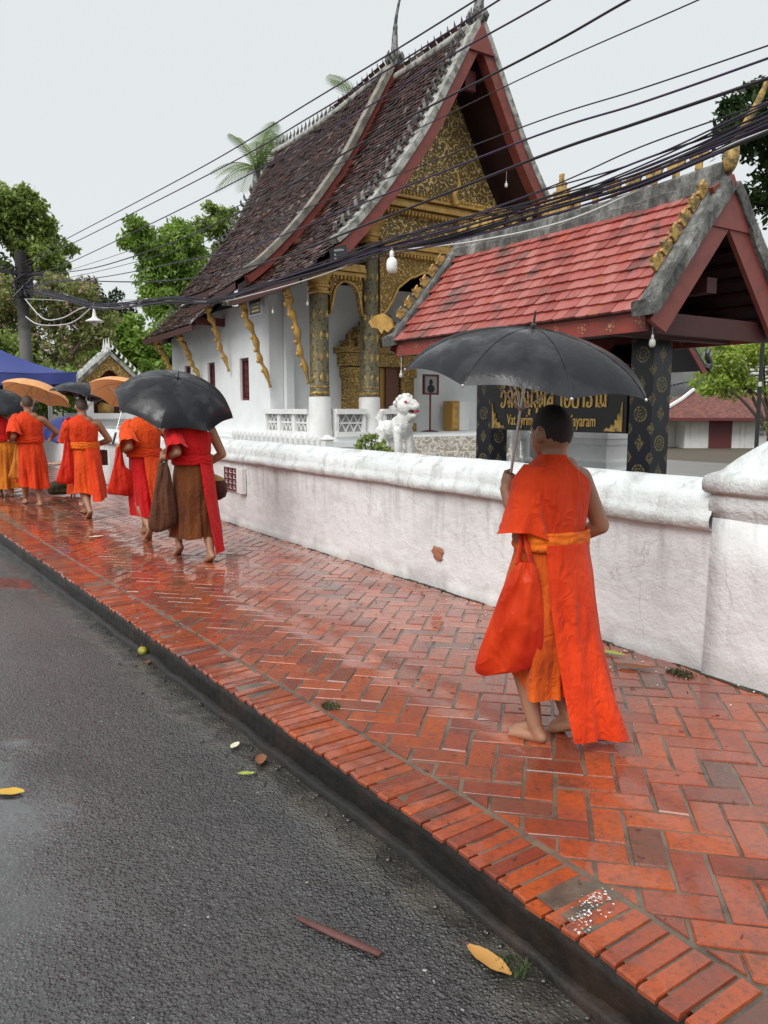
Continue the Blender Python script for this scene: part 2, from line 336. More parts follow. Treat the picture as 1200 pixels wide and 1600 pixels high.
# sign pavilion pillar: navy-black with gold roundels and lozenges
for nm, ax in (('pillar_street', 1), ('pillar_side', 0)):
    m = M(nm, rough=.3); p = m.xyz(m.co()); s_ = p[ax]; z = p[2]; P = .64
    z = z + (.2 if ax else .52); zz = (z/P).fr()*P
    def circ(z0, rad):
        d = zz - z0; rr = (s_*s_+d*d).sqrt(); th = d.atan2(s_)
        return rr.lt(rad) * (((rr*190).sin() + (th*12).sin()*.7).gt(.1)).mx(((rr-rad*.93).abs()).lt(.006))*rr.lt(rad)
    def dia(s0, z0, a, b):
        u = (s_.abs()-s0).abs() if s0 else s_.abs(); d = (zz-z0).abs(); k = u/a + d/b
        return k.lt(1) * (((u*260).sin()*(d*230).sin()).gt(-.25))
    g = circ(P*.5, .088).mx(dia(0, .001, .062, .095)).mx(dia(0, P, .062, .095)).mx(dia(.15, P*.25, .06, .075)).mx(dia(.15, P*.75, .06, .075))
    g = g * m.noise(30,3).ss(.3,.5)
    m.set(col=m.mix(g*m.noise(70,3).ss(.35,.6), (.0045,.006,.012), (.27,.22,.09)), metal=g*.3)
m = M('sign_black', rough=.35, col=(.008,.008,.009))
m = M('black', rough=.5, col=(.01,.01,.01)); m = M('cable', rough=.45, col=(.014,.012,.018)); m = M('cable_white', rough=.5, col=(.6,.6,.58)); m = M('cable_violet', rough=.5, col=(.035,.022,.06))
m = M('metal_dark', rough=.4, metal=.6, col=(.05,.05,.05)); m = M('steel', rough=.3, metal=.9, col=(.55,.55,.55))
m = M('bulb', rough=.2, col=(.85,.86,.84), spec=.6); m = M('bulb_glass', rough=.08, col=(.55,.55,.5), spec=.8)
m = M('pole_concrete', rough=.85); x,y,z = m.xyz(m.pos()); m.set(col=m.mix((z+m.noise(4,4)).ss(3.6,4.4), (.15,.145,.125), (.025,.024,.022)))
m = M('lattice_dark', rough=.9, col=(.3,.3,.29)); m = M('grey_panel', rough=.7, col=(.3,.31,.32)); m = M('wood', rough=.6, col=(.14,.055,.03)); m = M('gold_wood', rough=.4, col=(.36,.2,.04))
m = M('tile_step', rough=.35); v = m.vor(7,'SMOOTH_F1'); m.set(col=m.mix(((v*22).sin()*.5+.5).ss(.3,.7), (.62,.6,.55), (.34,.3,.25)))
m = M('pale_blue', rough=.6, col=(.5,.62,.64))
m = M('corrugated', rough=.6); m.set(col=m.mix(m.noise(2,5), (.1,.1,.105), (.17,.17,.175)))
m = M('red_roof', rough=.6); m.set(col=m.mix(m.noise(6,6,.7).ss(.4,.65), (.1,.035,.028), (.22,.075,.055))); m.bump(m.noise(30,4), .5, .02)
# cloth
def cloth(name, col, col2=None, rough=.75, sc=1.0, bs=.5):
    m = M(name, rough=rough, sheen=.12, spec=.25); x,y,z = m.xyz(m.co()); n = m.noise(4*sc,4,vec=m.vec(x*2.2,y*2.2,z))
    col2 = col2 or tuple(c*.72 for c in col); m.set(col=m.mix(n.ss(.35,.7), col, col2))
    w = m.noise(6*sc,3,.45,vec=m.vec(x*2.2,y*2.2,z*.7),dist=.5); w2 = (m.noise(10*sc,2,.4,vec=m.vec(x*1.7,y*1.7,z*1.0),dist=.8)-.5).abs(); m.bump(w - w2*.8 + m.noise(420,2)*.02, min(1,bs*1.3), .045)
    nt = m.nt; t = nt.nodes.new('ShaderNodeBsdfTranslucent'); t.inputs[0].default_value = (*col, 1); mx = nt.nodes.new('ShaderNodeMixShader'); mx.inputs[0].default_value = .18
    out = nt.nodes['Material Output']; nt.links.new(m.b.outputs[0], mx.inputs[1]); nt.links.new(t.outputs[0], mx.inputs[2]); nt.links.new(mx.outputs[0], out.inputs[0])
    return m
cloth('robe_orange', (.82,.062,.008), (.7,.045,.006)); cloth('robe_orange2', (.84,.09,.008), (.7,.06,.006)); cloth('robe_inner', (.72,.12,.008), (.55,.075,.006))
cloth('sash_orange', (.9,.2,.012), (.72,.13,.008)); cloth('robe_red', (.62,.006,.008), (.5,.004,.006)); cloth('robe_brown', (.16,.045,.008), (.1,.026,.006)); cloth('robe_ochre', (.68,.21,.012), (.5,.13,.01))
cloth('bag_red', (.72,.03,.008), (.5,.012,.006)); cloth('bag_orange', (.7,.05,.006), (.42,.012,.004), rough=.4, sc=.6); cloth('bag_brown', (.13,.05,.025), (.09,.034,.018)); cloth('bag_ochre', (.66,.24,.03), (.5,.15,.015))  # bag_orange: deep red shading and orange glare patches mixed into the cloth colour
cloth('umb_orange', (.85,.43,.18), (.8,.39,.15), rough=.5, bs=.15); cloth('trousers', (.06,.05,.025)); cloth('shirt_dark', (.05,.045,.09)); cloth('bowl_cover', (.07,.018,.01)); cloth('umb_blue', (.035,.05,.24), (.03,.04,.2), rough=.4, bs=.15)
m = M('umb_black', rough=.32, spec=.25); n = m.noise(55,4); m.set(col=m.mix(m.noise(5,4).ss(.4,.7), (.008,.0085,.012), (.0045,.005,.0075)), rough=.3+n*.3, coat=.15+m.noise(6,4).ss(.48,.66)*.55, coatr=.1); m.bump(m.noise(8,4)*.7+n*.3, .3, .01); m.bump(m.noise(16,4)*.6+m.noise(70,3)*.3, .35, .008, tgt='coatn')
m = M('skin', rough=.5, sss=.0); m.set(col=m.mix(m.noise(12,4), (.3,.145,.085), (.36,.19,.115))); m.bump(m.noise(60,4), .15, .004)
m = M('skin_pale', rough=.55); m.set(col=m.mix(m.noise(12,4), (.42,.25,.16), (.5,.32,.22)))
m = M('hair', rough=.75); m.set(col=m.mix(m.noise(90,3), (.008,.006,.005), (.022,.016,.013))); m.bump(m.noise(300,3), .6, .004)
m = M('stubble', rough=.75); m.set(col=m.mix(m.noise(60,3), (.05,.035,.026), (.09,.06,.045)))
m = M('eye', rough=.2, col=(.02,.015,.012)); m = M('lips', rough=.5, col=(.25,.07,.06))
m = M('tent_blue', rough=.55); m.set(col=m.mix(m.noise(3,4), (.03,.045,.2), (.04,.06,.25))); m = M('tent_white', rough=.6, col=(.6,.62,.66))
m = M('statue_white', rough=.75); m.set(col=m.mix(m.noise(7,5).ss(.4,.72), (.8,.8,.79), (.6,.6,.57))); m.bump(m.vor(34)*-1+m.noise(18,4), .7, .012)
m = M('paint_red', rough=.5, col=(.6,.05,.07)); m = M('paint_black', rough=.5, col=(.02,.02,.02)); m = M('paint_white', rough=.6, col=(.74,.74,.72))
# leaves and bark
def leaf(name, a, b, tr=.42):
    m = M(name, rough=.42, spec=.4); r = m.rand(); n = m.noise(.9,3)
    c = m.mix((r*.6 + n.ss(.35,.65)*.4), a, b); m.set(col=c); nt = m.nt
    t = nt.nodes.new('ShaderNodeBsdfTranslucent'); nt.links.new(c.k, t.inputs[0]); mx = nt.nodes.new('ShaderNodeMixShader'); mx.inputs[0].default_value = tr
    out = nt.nodes['Material Output']; nt.links.new(m.b.outputs[0], mx.inputs[1]); nt.links.new(t.outputs[0], mx.inputs[2]); nt.links.new(mx.outputs[0], out.inputs[0])
leaf('leaf_mid', (.13,.2,.045), (.4,.5,.14)); leaf('leaf_dark', (.012,.035,.01), (.05,.09,.02)); leaf('leaf_olive', (.16,.2,.06), (.38,.41,.15)); leaf('leaf_lime', (.26,.38,.05), (.52,.62,.14)); leaf('leaf_green', (.12,.23,.035), (.38,.52,.11)); leaf('leaf_palm', (.13,.2,.06), (.33,.43,.17)); leaf('blossom', (.6,.28,.27), (.75,.5,.45)); leaf('leaf_hill', (.1,.15,.11), (.17,.22,.16), .1)
m = M('bark', rough=.9); m.set(col=m.mix(m.noise(12,5), (.06,.045,.03), (.14,.11,.085))); m.bump(m.noise(25,5), .8, .03)
m = M('leaf_dry', rough=.5); m.set(col=m.mix(m.noise(14,4), (.55,.3,.09), (.42,.2,.05))); m = M('leaf_yellow', rough=.5, col=(.6,.36,.04)); m = M('leaf_brown', rough=.6); m.set(col=m.mix(m.noise(14,4), (.3,.12,.05), (.16,.06,.03))); m = M('leaf_lit', rough=.5, col=(.35,.4,.06)); m = M('petal', rough=.5, col=(.72,.68,.5))
m = M('fruit', rough=.35); m.set(col=m.mix(m.noise(20,3), (.2,.21,.025), (.36,.28,.03))); m = M('twig', rough=.7); m.set(col=m.mix(m.noise(30,4), (.16,.06,.05), (.08,.035,.03)))
m = M('moss', rough=.8, col=(.035,.055,.012))

# ================================================================ the setting: road, kerb, paving, wall
def kx(y): return 1.48 if y < 2 else 1.48 - .0425*(y-2)
KY0, KY1 = -2.0, 26.0
CO_F = Vector((math.sin(CAM_YAW)*math.cos(CAM_PITCH), math.cos(CAM_YAW)*math.cos(CAM_PITCH), -math.sin(CAM_PITCH)))
CO_R = Vector((math.cos(CAM_YAW), -math.sin(CAM_YAW), 0))
def in_view(x, y):
    d = Vector((x, y, -CAM_H)); k = d.dot(CO_F)
    return k > .3 and abs(d.dot(CO_R)/k) < .52, k
MB().add([(-900,-900,-.5),(900,-900,-.5),(900,900,-.5),(-900,900,-.5)], [(0,1,2,3)]).build('ground', 'soil', origin=(0,0,0))['kind'] = 'structure'
# road with a gentle crown
def road_fn(u, v):
    y = -6 + 60*v; e = kx(y) + .03; x = -9 + (e+9)*u
    return (x, y, -.165 + .05*math.sin(math.pi*min(1, (e-x)/6)) + .006*nz(x*1.3, y*1.3) + .004*nz(x*7, y*7, 5))
o = MB().grid(road_fn, 110, 300).build('road', 'asphalt', smooth=True, origin=(0,0,0)); o['kind'] = 'structure'
# kerb: blackened upright bricks with a rough footing ledge
def kface(u, v):
    y = KY0 + (KY1-KY0)*v; z = -.012-.19*u; gr = .003 if int(round(v*1680)) % 4 == 0 else 0
    return (kx(y)-.004+gr+.006*nz(y*5, z*9)+.003*nz(y*17, z*21, 3)+(.02 if u == 0 else 0), y, z)
MB().grid(kface, 8, 1680).build('kerb', 'kerb', origin=(1.4,0,-.2), smooth=True)['kind'] = 'structure'
mb = MB(); N = 500
def led(u, v):
    y = KY0 + (KY1-KY0)*v; x = kx(y); w = .035 + .02*nz(y*3.1) + .01*nz(y*11); h = -.132 + .014*nz(y*4, 5) + .006*nz(y*15, 2)
    q = [(x-w, -.21), (x-w, h-.01), (x-w+.012, h), (x+.02, h+.004)][round(u*3)]; return (q[0], y, q[1])
MB().grid(led, 3, N).build('kerb_footing', 'kerb', smooth=True, origin=(1.4,0,-.2))['kind'] = 'structure'
# paving bed
pave = MB().grid(lambda u, v: (kx(-2+28*v)+.03 + (3.72-kx(-2+28*v)-.03)*u, -2+28*v, -.0055+.004*nz(u*9, v*60)), 24, 240).build('pavement', 'mortar', smooth=True, origin=(0,0,0)); pave['kind'] = 'structure'
# bricks
def brick_poly(poly, h=.03, ch=.004, zj=None):   # chamfered slab from a convex xy polygon, top at z=0
    n = len(poly); cx = sum(p[0] for p in poly)/n; cy = sum(p[1] for p in poly)/n
    vs = [(p[0], p[1], -h) for p in poly] + [(p[0], p[1], -ch) for p in poly]
    for i, p in enumerate(poly):
        d = Vector((cx-p[0], cy-p[1])); d = d.normalized()*ch*1.3; vs.append((p[0]+d.x, p[1]+d.y, zj[i] if zj else 0))
    fs = [(i, (i+1)%n, n+(i+1)%n, n+i) for i in range(n)] + [(n+i, n+(i+1)%n, 2*n+(i+1)%n, 2*n+i) for i in range(n)] + [tuple(range(2*n, 3*n))]
    return vs, fs
W = .115; J = .0065; P1, P2 = .20, 2.215
e1 = Vector((1,-1))/math.sqrt(2); e2 = Vector((1,1))/math.sqrt(2)
def clip(poly, f):                        # keep the side where f(p) >= 0
    out = []
    for i, p in enumerate(poly):
        q = poly[(i+1)%len(poly)]; a, b = f(p), f(q)
        if a >= 0: out.append(p)
        if (a >= 0) != (b >= 0): t = a/(a-b); out.append((p[0]+(q[0]-p[0])*t, p[1]+(q[1]-p[1])*t))
    return out
bricks = []
for j in range(-60, 180):
    for mm in range(-80, 60):
        x0 = -j + 4*mm
        for a, b, c, d in ((x0, j, x0+2, j+1), (x0+2, j, x0+3, j+2)):
            ca = e1*(P1+W*(a+c)/2) + e2*(P2+W*(b+d)/2)
            if not (1.4 < ca.x < 3.85 and -1.2 < ca.y < 24.5): continue
            jj = lambda: random.uniform(-.004,.004)
            poly = [(e1*(P1+W*u+s*J+jj()) + e2*(P2+W*v+t*J+jj()))[:] for u, v, s, t in ((a,b,1,1),(c,b,-1,1),(c,d,-1,-1),(a,d,1,-1))]
            poly = clip(poly, lambda p: p[0]-(kx(p[1])+.245)); 
            if len(poly) >= 3: poly = clip(poly, lambda p: 3.66-p[0])
            if len(poly) < 3: continue
            ar = abs(sum(poly[i-1][0]*poly[i][1]-poly[i][0]*poly[i-1][1] for i in range(len(poly))))/2
            if ar < .0018: continue
            v_, k = in_view(ca.x, ca.y); bricks.append((0 if v_ else 1, k if v_ else abs(k)+3, ca, poly, ar))
bricks.sort(key=lambda b: (b[0], b[1]))
rest = MB(); cnt = 0
for vis, k, ca, poly, ar in bricks:
    dz = random.uniform(-.003,.0015); tl = (random.uniform(-.009,.009), random.uniform(-.009,.009))
    n = len(poly); cx = sum(p[0] for p in poly)/n; cy = sum(p[1] for p in poly)/n
    zj = [dz + (p[0]-cx)*tl[0] + (p[1]-cy)*tl[1] for p in poly]
    vs, fs = brick_poly(poly, zj=zj)
    if vis == 0 and cnt < 290:
        MB().add(vs, fs).build('brick', 'brick', pave, origin=(cx,cy,-.03), fix=False); cnt += 1
    else: rest.add(vs, fs)
rest.build('paving_bricks', 'brick', pave, origin=(0,0,0), fix=False)['kind'] = 'stuff'
rest = MB(); y = -1.5; cnt = 0
while y < 25:
    p = .0645*random.uniform(.92,1.08); x = kx(y); a = x - random.uniform(.002,.016); b = x + .222 + random.uniform(-.006,.006); g = .0055
    poly = [(a, y+g+random.uniform(-.002,.002)), (b, y+g), (b, y+p-g), (a+random.uniform(-.006,.006), y+p-g+random.uniform(-.002,.002))]
    dz = random.uniform(-.004,.003); tl = random.uniform(-.03,.03); zj = [dz-random.uniform(0,.006), dz+tl*.05, dz-tl*.05, dz-random.uniform(0,.006)]
    vs, fs = brick_poly(poly, .017, .006, zj); vis, k = in_view(x+.1, y)
    if vis and cnt < 200: MB().add(vs, fs).build('border_brick', 'brick', pave, origin=((a+b)/2, y+p/2, -.017), fix=False); cnt += 1
    else: rest.add(vs, fs)
    y += p
rest.build('border_bricks', 'brick', pave, origin=(0,0,0), fix=False)['kind'] = 'stuff'
# spilt white paint on the border bricks
mb = MB(); prng = random.Random(3)
for cx, cy, n, sx, sy in ((1.545,1.335,34,.03,.012), (1.635,1.37,60,.032,.014), (1.5,1.30,14,.015,.01), (1.6,1.33,20,.05,.03)):
    for i in range(n):
        x, y = cx+prng.gauss(0,sx), cy+prng.gauss(0,sy); r = prng.uniform(.0012,.0055); k = 7; an = prng.uniform(0,3.14); st_ = prng.uniform(.3,.9)
        pt = [(r*prng.uniform(.5,1.3)*math.cos(2*math.pi*q/k), r*st_*prng.uniform(.5,1.3)*math.sin(2*math.pi*q/k)) for q in range(k)]
        mb.add([(x+a*math.cos(an)-b*math.sin(an), y+a*math.sin(an)+b*math.cos(an), .0045) for a, b in pt], [tuple(range(k))])
o = mb.build('paint_splash', 'paint_white', origin=(1.58,1.34,.005), fix=False); tag(o, 'spattered white paint on the border bricks of the kerb', 'paint', kind='stuff')

# courtyard behind the wall, falling away to the right
def yard(u, v):
    x = 3.9 + 76*u*u; y = -12 + 70*v; d = max(0, x-15); return (x, y, .1 - 1.25*min(1, d/16)**1.5 + .01*nz(x, y))
MB().grid(yard, 60, 60).build('courtyard', 'courtyard', smooth=True, origin=(4,0,0))['kind'] = 'structure'

# whitewashed street wall
wall = thing('street_wall', (3.8, 9, 0), 'long low whitewashed compound wall with rounded coping beside the brick pavement', 'wall')
WX = 3.63; WY0, WY1 = 2.36, 24.0
NY = 620
def wface(u, v):
    y = WY0 + (WY1-WY0)*v; z = -.02 + .8*u
    x = WX + .012*nz(y*.8, z*1.5) + .005*nz(y*4, z*5, 2) + .0025*nz(y*14, z*16, 4)
    if z < .07: x -= .022*(1-max(0, z-.045)/.025) * (0.75+.5*nz(y*6, 7)) if nz(y*2.3, 1.7) > -.32 else 0
    return (x, y, z)
MB().grid(wface, 30, NY).build('wall_face', 'wall_plaster', wall, smooth=True, fix=False)
MB().box((WX+.03, WY0, -.1), (WX+.33, WY1, .98)).build('wall_core', 'wall_plaster', wall)
prof = [(.03,.765),(-.036,.772),(-.05,.785),(-.054,.82),(-.047,.842),(-.03,.862),(-.022,.885),(-.018,.93),(.02,.972),(.085,1.012),(.15,1.03),(.23,1.02),(.31,.97),(.35,.86),(.36,.77)]
def capf(u, v):
    y = WY0 + (WY1-WY0)*v; k = round(u*(len(prof)-1)); a, b = prof[k]; am = .013 if k < 6 else .009
    return (WX + a + am*nz(y*2.1, k*.25) + .006*nz(y*9, k*.4, 3), y, b + am*.9*nz(y*1.7, k*.2, 9) + .004*nz(y*11, k*.5, 5))
MB().grid(capf, len(prof)-1, 560).build('coping', 'cap_plaster', wall, smooth=True)
# end pillar with a stepped, domed cap
PX, PY = 4.185, 1.79
def sq(h, z, n=10, am=.006, sd=0):        # square ring of points, half width h
    out = []
    for s_ in range(4):
        for i in range(n):
            t = -1+2*i/n; x, y = [(t,-1),(1,t),(-t,1),(-1,-t)][s_]
            px, py = PX+x*h, PY+y*h; out.append((px+am*nz(px*6,py*6,z*5+sd), py+am*nz(py*6,px*6,z*5+4+sd), z+am*.7*nz(px*7,py*7,9)))
    return out
def rings(name, hz, mat, parent, am=.006, n=10):
    mb = MB(); vs = []; k = 4*n
    for h, z in hz: vs += sq(h, z, n, am)
    fs = [(i*k+j, i*k+(j+1)%k, (i+1)*k+(j+1)%k, (i+1)*k+j) for i in range(len(hz)-1) for j in range(k)] + [tuple((len(hz)-1)*k+j for j in range(k))]
    return mb.add(vs, fs).build(name, mat, parent, smooth=True)
rings('pillar', [(.585,-.05),(.58,.04),(.578,.2),(.575,.4),(.574,.6),(.573,.85)], 'wall_plaster', wall, .008)
rings('pillar_cap', [(.573,.84),(.58,.862),(.588,.88),(.592,.91),(.588,.95),(.585,.968),(.605,.975),(.617,.99),(.62,1.03),(.613,1.06),(.59,1.075),(.56,1.085),(.545,1.095),(.5,1.15),(.44,1.21),(.36,1.275),(.3,1.31),(.29,1.33),(.2,1.42),(.1,1.5),(.02,1.53)], 'cap_plaster', wall, .009)
# damp soil, also drawing the dark gaps at the wall foot, and plaster crumbs
def soilf(u, v):
    y = 1.1+16*v; w = .05+.035*nz(y*1.7,4)+.03*nz(y*6,2)+.012*nz(y*19,1); x0 = 3.655 if y > 2.37 else 3.63; return (x0-(w if u == 0 else w*.5 if u < .7 else 0), y, .0055-.004*(1-u)+.004*nz(y*30,u*3))
o = MB().grid(soilf, 3, 900).build('soil_strip','soil_wet',origin=(3.6,5,0),fix=False); o['kind'] = 'stuff'; o['label'] = 'dark damp soil drawing the gaps along the foot of the wall'; o['category'] = 'soil'
mb = MB(); crng = random.Random(12)
for k in range(90):
    y = 1.3+abs(crng.gauss(0,1))*2.6; x = 3.6-abs(crng.gauss(0,.16)); s = crng.uniform(.0015,.006); mb.obox((x,y,.004+s*.3),(s,s*.3,0),(-s*.2,s*.7,0),(0,0,s*.35))
o = mb.build('plaster_crumbs','white_trim',origin=(3.5,2,0)); tag(o,'white plaster crumbs scattered at the foot of the wall','crumbs',kind='stuff')
mb = MB()
for k in range(240):
    y = crng.uniform(.9,7); x = crng.uniform(kx(y)+.02,3.5); s = crng.uniform(.0015,.006); a = crng.uniform(0,3); mb.obox((x,y,.003),(s*2*math.cos(a),s*2*math.sin(a),0),(-s*.5*math.sin(a),s*.5*math.cos(a),0),(0,0,s*.3))
o = mb.build('paving_specks','twig',origin=(2.5,2,0)); tag(o,'dark twig bits and specks scattered on the bricks','debris',kind='stuff')
# hole where the plaster has fallen off, ventilation grille and blank plaque
mb = MB(); k = 13; cy, cz = 4.71, .29
pts = [(cy+.075*math.cos(2*math.pi*i/k)*prng.uniform(.7,1.15), cz+.062*math.sin(2*math.pi*i/k)*prng.uniform(.7,1.15)) for i in range(k)]
mb.add([(WX-.014, a, b) for a, b in pts] + [(WX-.02, cy+(a-cy)*.6, cz+(b-cz)*.6) for a, b in pts], [(i, (i+1)%k, k+(i+1)%k, k+i) for i in range(k)] + [tuple(range(k, 2*k))])
mb.build('exposed_brick', 'exposed_brick', wall)
mb = MB()
for i in range(4): mb.box((WX-.03, 8.64+.123*i, .42), (WX+.01, 8.64+.123*i+.025, .70))
for i in range(5): mb.box((WX-.028, 8.64, .42+.064*i), (WX+.01, 9.034, .42+.064*i+.02))
for i in range(3):
    for j in range(4): mb.box((WX-.026, 8.69+.123*i, .452+.064*j), (WX+.01, 8.725+.123*i, .476+.064*j))
mb.build('vent_grille', 'maroon', wall)
MB().box((WX-.02, 8.63, .41), (WX-.008, 9.04, .71)).build('vent_back', 'paint_white', wall)
MB().box((WX-.05, 8.42, .41), (WX-.003, 8.60, .705)).build('plaque', 'white_trim', wall)

# ================================================================ the temple hall
CX = 11.1
temple = thing('temple_hall', (CX, 14.2, 0), 'white temple hall with steep sweeping tiled roof, gilded gable and lacquered columns', 'temple')
PROF = spline([Vector((a, b, 0)) for a, b in ((0,9.26),(.17,9.0),(.5,8.42),(.9,7.72),(1.3,7.03),(1.7,6.46),(2.3,5.68),(2.9,5.0),(3.37,4.53),(3.75,4.18),(4.2,3.86))], 8)
_arc = [0]
for a, b in zip(PROF, PROF[1:]): _arc.append(_arc[-1] + (b-a).length)
def prof(t):                              # t: arc length down the slope -> (dx, z, tangent)
    t = max(0, min(_arc[-1], t)); i = min(len(PROF)-2, max(0, int(np.searchsorted(_arc, t))-1))
    f = (t-_arc[i])/(_arc[i+1]-_arc[i]); p = PROF[i].lerp(PROF[i+1], f); d = (PROF[i+1]-PROF[i]).normalized(); return p.x, p.y, d
def dx2t(dx): return float(np.interp(dx, [p.x for p in PROF], _arc))
# platform and walls
mb = MB(); mb.box((7.35,13.95,-.1),(14.85,26,.62)); mb.box((7.25,13.85,.62),(14.95,26.1,.74)); mb.box((7.4,14.0,.74),(14.8,26,.83)); mb.box((7.15,13.75,-.1),(15.05,26.2,.2))
mb.build('platform', 'temple_white', temple)
SX = 7.8; WIN = [(17.78,18.34,1.62,2.66),(20.02,20.56,1.62,2.66),(21.9,22.44,1.62,2.66)]
mb = MB(); ys = [16.6] + [q for w in WIN for q in w[:2]] + [23.5]
for i in range(0, len(ys), 2): mb.box((SX, ys[i], .83), (SX+.35, ys[i+1], 4.5 if ys[i] < 18 else 3.95))
for a, b, c, d in WIN: mb.box((SX, a, .83), (SX+.35, b, c)); mb.box((SX, a, d), (SX+.35, b, 4.5 if a < 19 else 3.95))
mb.build('side_wall', 'temple_white', temple)
for a, b, c, d in WIN:
    w = MB().box((SX+.16, a, c), (SX+.2, b, d)).build('window', 'dark_red', temple)
    mb = MB(); 
    for q in ((a, a+.05, c, d), (b-.05, b, c, d)): mb.box((SX+.06, q[0], q[2]), (SX+.15, q[1], q[3]))
    mb.box((SX+.06, a+.051, d-.06), (SX+.15, b-.051, d)); mb.box((SX+.06, a+.051, c), (SX+.15, b-.051, c+.06)); mb.build('window_frame', 'maroon', w)
    for i in range(5):
        y = a+.1+(b-a-.2)*i/4; mb = MB(); mb.lathe((SX+.12, y, c+.06), [(.018 if j % 3 else .028, (d-c-.12)*j/15) for j in range(16)], 8); mb.build('baluster', 'maroon', w, smooth=True)
mb = MB(); mb.box((8.16,16.6,.83),(14.04,16.85,4.9)); mb.box((14.05,16.6,.83),(14.4,23.5,4.6)); mb.box((8.16,23.2,.83),(14.04,23.5,4.6)); mb.box((8.16,16.45,.83),(8.36,16.6,4.9))
mb.build('front_wall', 'temple_white', temple)
# gilded doorway
door = MB().box((10.15,16.42,.83),(11.25,16.58,2.55)).build('doorway', 'gold_wood', temple)
mb = MB()
for x in (9.72, 11.28): mb.box((x,16.25,.83),(x+.4,16.59,2.3)); mb.box((x-.05,16.2,.83),(x+.45,16.6,1.05)); mb.box((x-.05,16.2,2.2),(x+.45,16.6,2.42))
mb.box((9.6,16.15,2.45),(11.8,16.6,2.75)); mb.box((9.5,16.1,2.76),(11.9,16.61,2.9)); 
for i, (h, z) in enumerate(((1.02,2.9),(.84,3.08),(.66,3.24),(.46,3.4),(.26,3.55))): mb.box((10.7-h,16.22,z+.001),(10.7+h,16.6,z+.16))
for i in range(9): mb.tube([(9.72+.245*i,16.2,2.9),(9.72+.245*i,16.2,3.1+.05*min(i,8-i)),(9.72+.245*i,16.2,3.3+.07*min(i,8-i))],[.06,.05,.008],6)
mb.build('door_surround', 'gold_fine', door)
for i in (0, 1): MB().box((10.17+.54*i,16.37,.85),(10.69+.54*i,16.41,2.43)).build('door_leaf', 'gold_wood', door)
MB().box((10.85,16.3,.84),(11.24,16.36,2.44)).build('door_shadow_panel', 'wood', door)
# columns
def column(x, top, zc):
    shaft = MB().lathe((x,14.2,1.66), [(.205,0),(.205,.03),(.2,.04),(.195,zc-1.66)], 28).build('column', 'column_lacquer', temple, smooth='auto')
    MB().lathe((x,14.2,.83), [(.26,0),(.26,.12),(.235,.2),(.23,.82),(.2,.83)], 28).build('column_base', 'white_trim', shaft, smooth='auto')
    h = top-zc; MB().lathe((x,14.2,zc), [(.2,0),(.235,.02),(.235,.05),(.205,.07),(.205,.12),(.24,.14),(.24,.18),(.21,.2),(.21,h*.5),(.25,h*.7),(.31,h*.9),(.34,h)], 24).build('capital', 'gold_paint', shaft, smooth='auto')
    mb = MB()                              # lotus band at the foot, gold lozenges up the shaft
    mb.lathe((x,14.2,1.7), [(.204,0),(.212,.01),(.212,.05),(.204,.06)], 28); mb.lathe((x,14.2,1.84), [(.203,0),(.21,.01),(.21,.03),(.203,.04)], 28)
    mb.build('gold_band', 'gold_fine', shaft, smooth=True)
    z = 1.98
    while z < zc-.2:
        for a in (-150,-105,-60): 
            a = R(a); n = Vector((math.cos(a), math.sin(a), 0)); t = Vector((-n.y, n.x, 0)); c0 = Vector((x,14.2,z+.07))+n*.2
            mb = MB(); ring = [(0,-.09),(.05,-.02),(.055,.02),(.03,.05),(0,.1),(-.03,.05),(-.055,.02),(-.05,-.02)]
            mb.add([c0+t*p[0]-n*.01*(abs(p[0])*30)+Vector((0,0,p[1])) for p in ring]+[c0+n*.022], [(i,(i+1)%8,8) for i in range(8)]); mb.build('gold_lozenge', 'gold_faded', shaft, fix=False)
        z += .42
    return shaft
for x, top, zc in ((7.8,4.2,3.72),(9.02,5.3,4.85),(13.18,5.3,4.85),(14.4,4.2,3.72)): column(x, top, zc)
# carved arch panels between the columns
def arch(x0, x1, zt, zs, rise, name='arch_panel'):
    n = 24; w = x1-x0; cxm = (x0+x1)/2; low = []
    for i in range(n+1):
        t = -1+2*i/n; z = zs + rise*math.sqrt(max(0, 1-(abs(t)/.84)**2)) if abs(t) < .84 else zs - .0 - (abs(t)-.84)*1.6
        z += .02*abs(math.sin(i*1.57)); low.append((cxm+t*w/2, z))
    mb = MB(); 
    for i in range(n):
        (xa, za), (xb, zb) = low[i], low[i+1]
        mb.add([(xa,14.12,za),(xb,14.12,zb),(xb,14.12,zt),(xa,14.12,zt),(xa,14.26,za),(xb,14.26,zb),(xb,14.26,zt),(xa,14.26,zt)], [(0,1,2,3),(4,7,6,5),(0,4,5,1),(3,2,6,7)])
    p = mb.build(name, 'gold_fine', temple)
    mb = MB().tube([(a,14.1,b) for a, b in low], .028, 6); mb.build('arch_edge', 'gold_paint', p, smooth=True)
    mb = MB()
    for k, (dz, d) in enumerate(((0,.1),(.09,.16),(.17,.12))): mb.box((x0,14.12-d,zt+dz),(x1,14.28,zt+dz+.075))
    for i in range(int(w/.09)): mb.ell((x0+.045+.09*i,14.04,zt-.035),(.035,.03,.05),6,5)
    mb.build('cornice', 'gold_paint', p)
arch(8.02,8.8,4.12,3.6,.42); arch(9.24,12.96,4.72,3.6,.85); arch(13.4,14.18,4.12,3.6,.42)
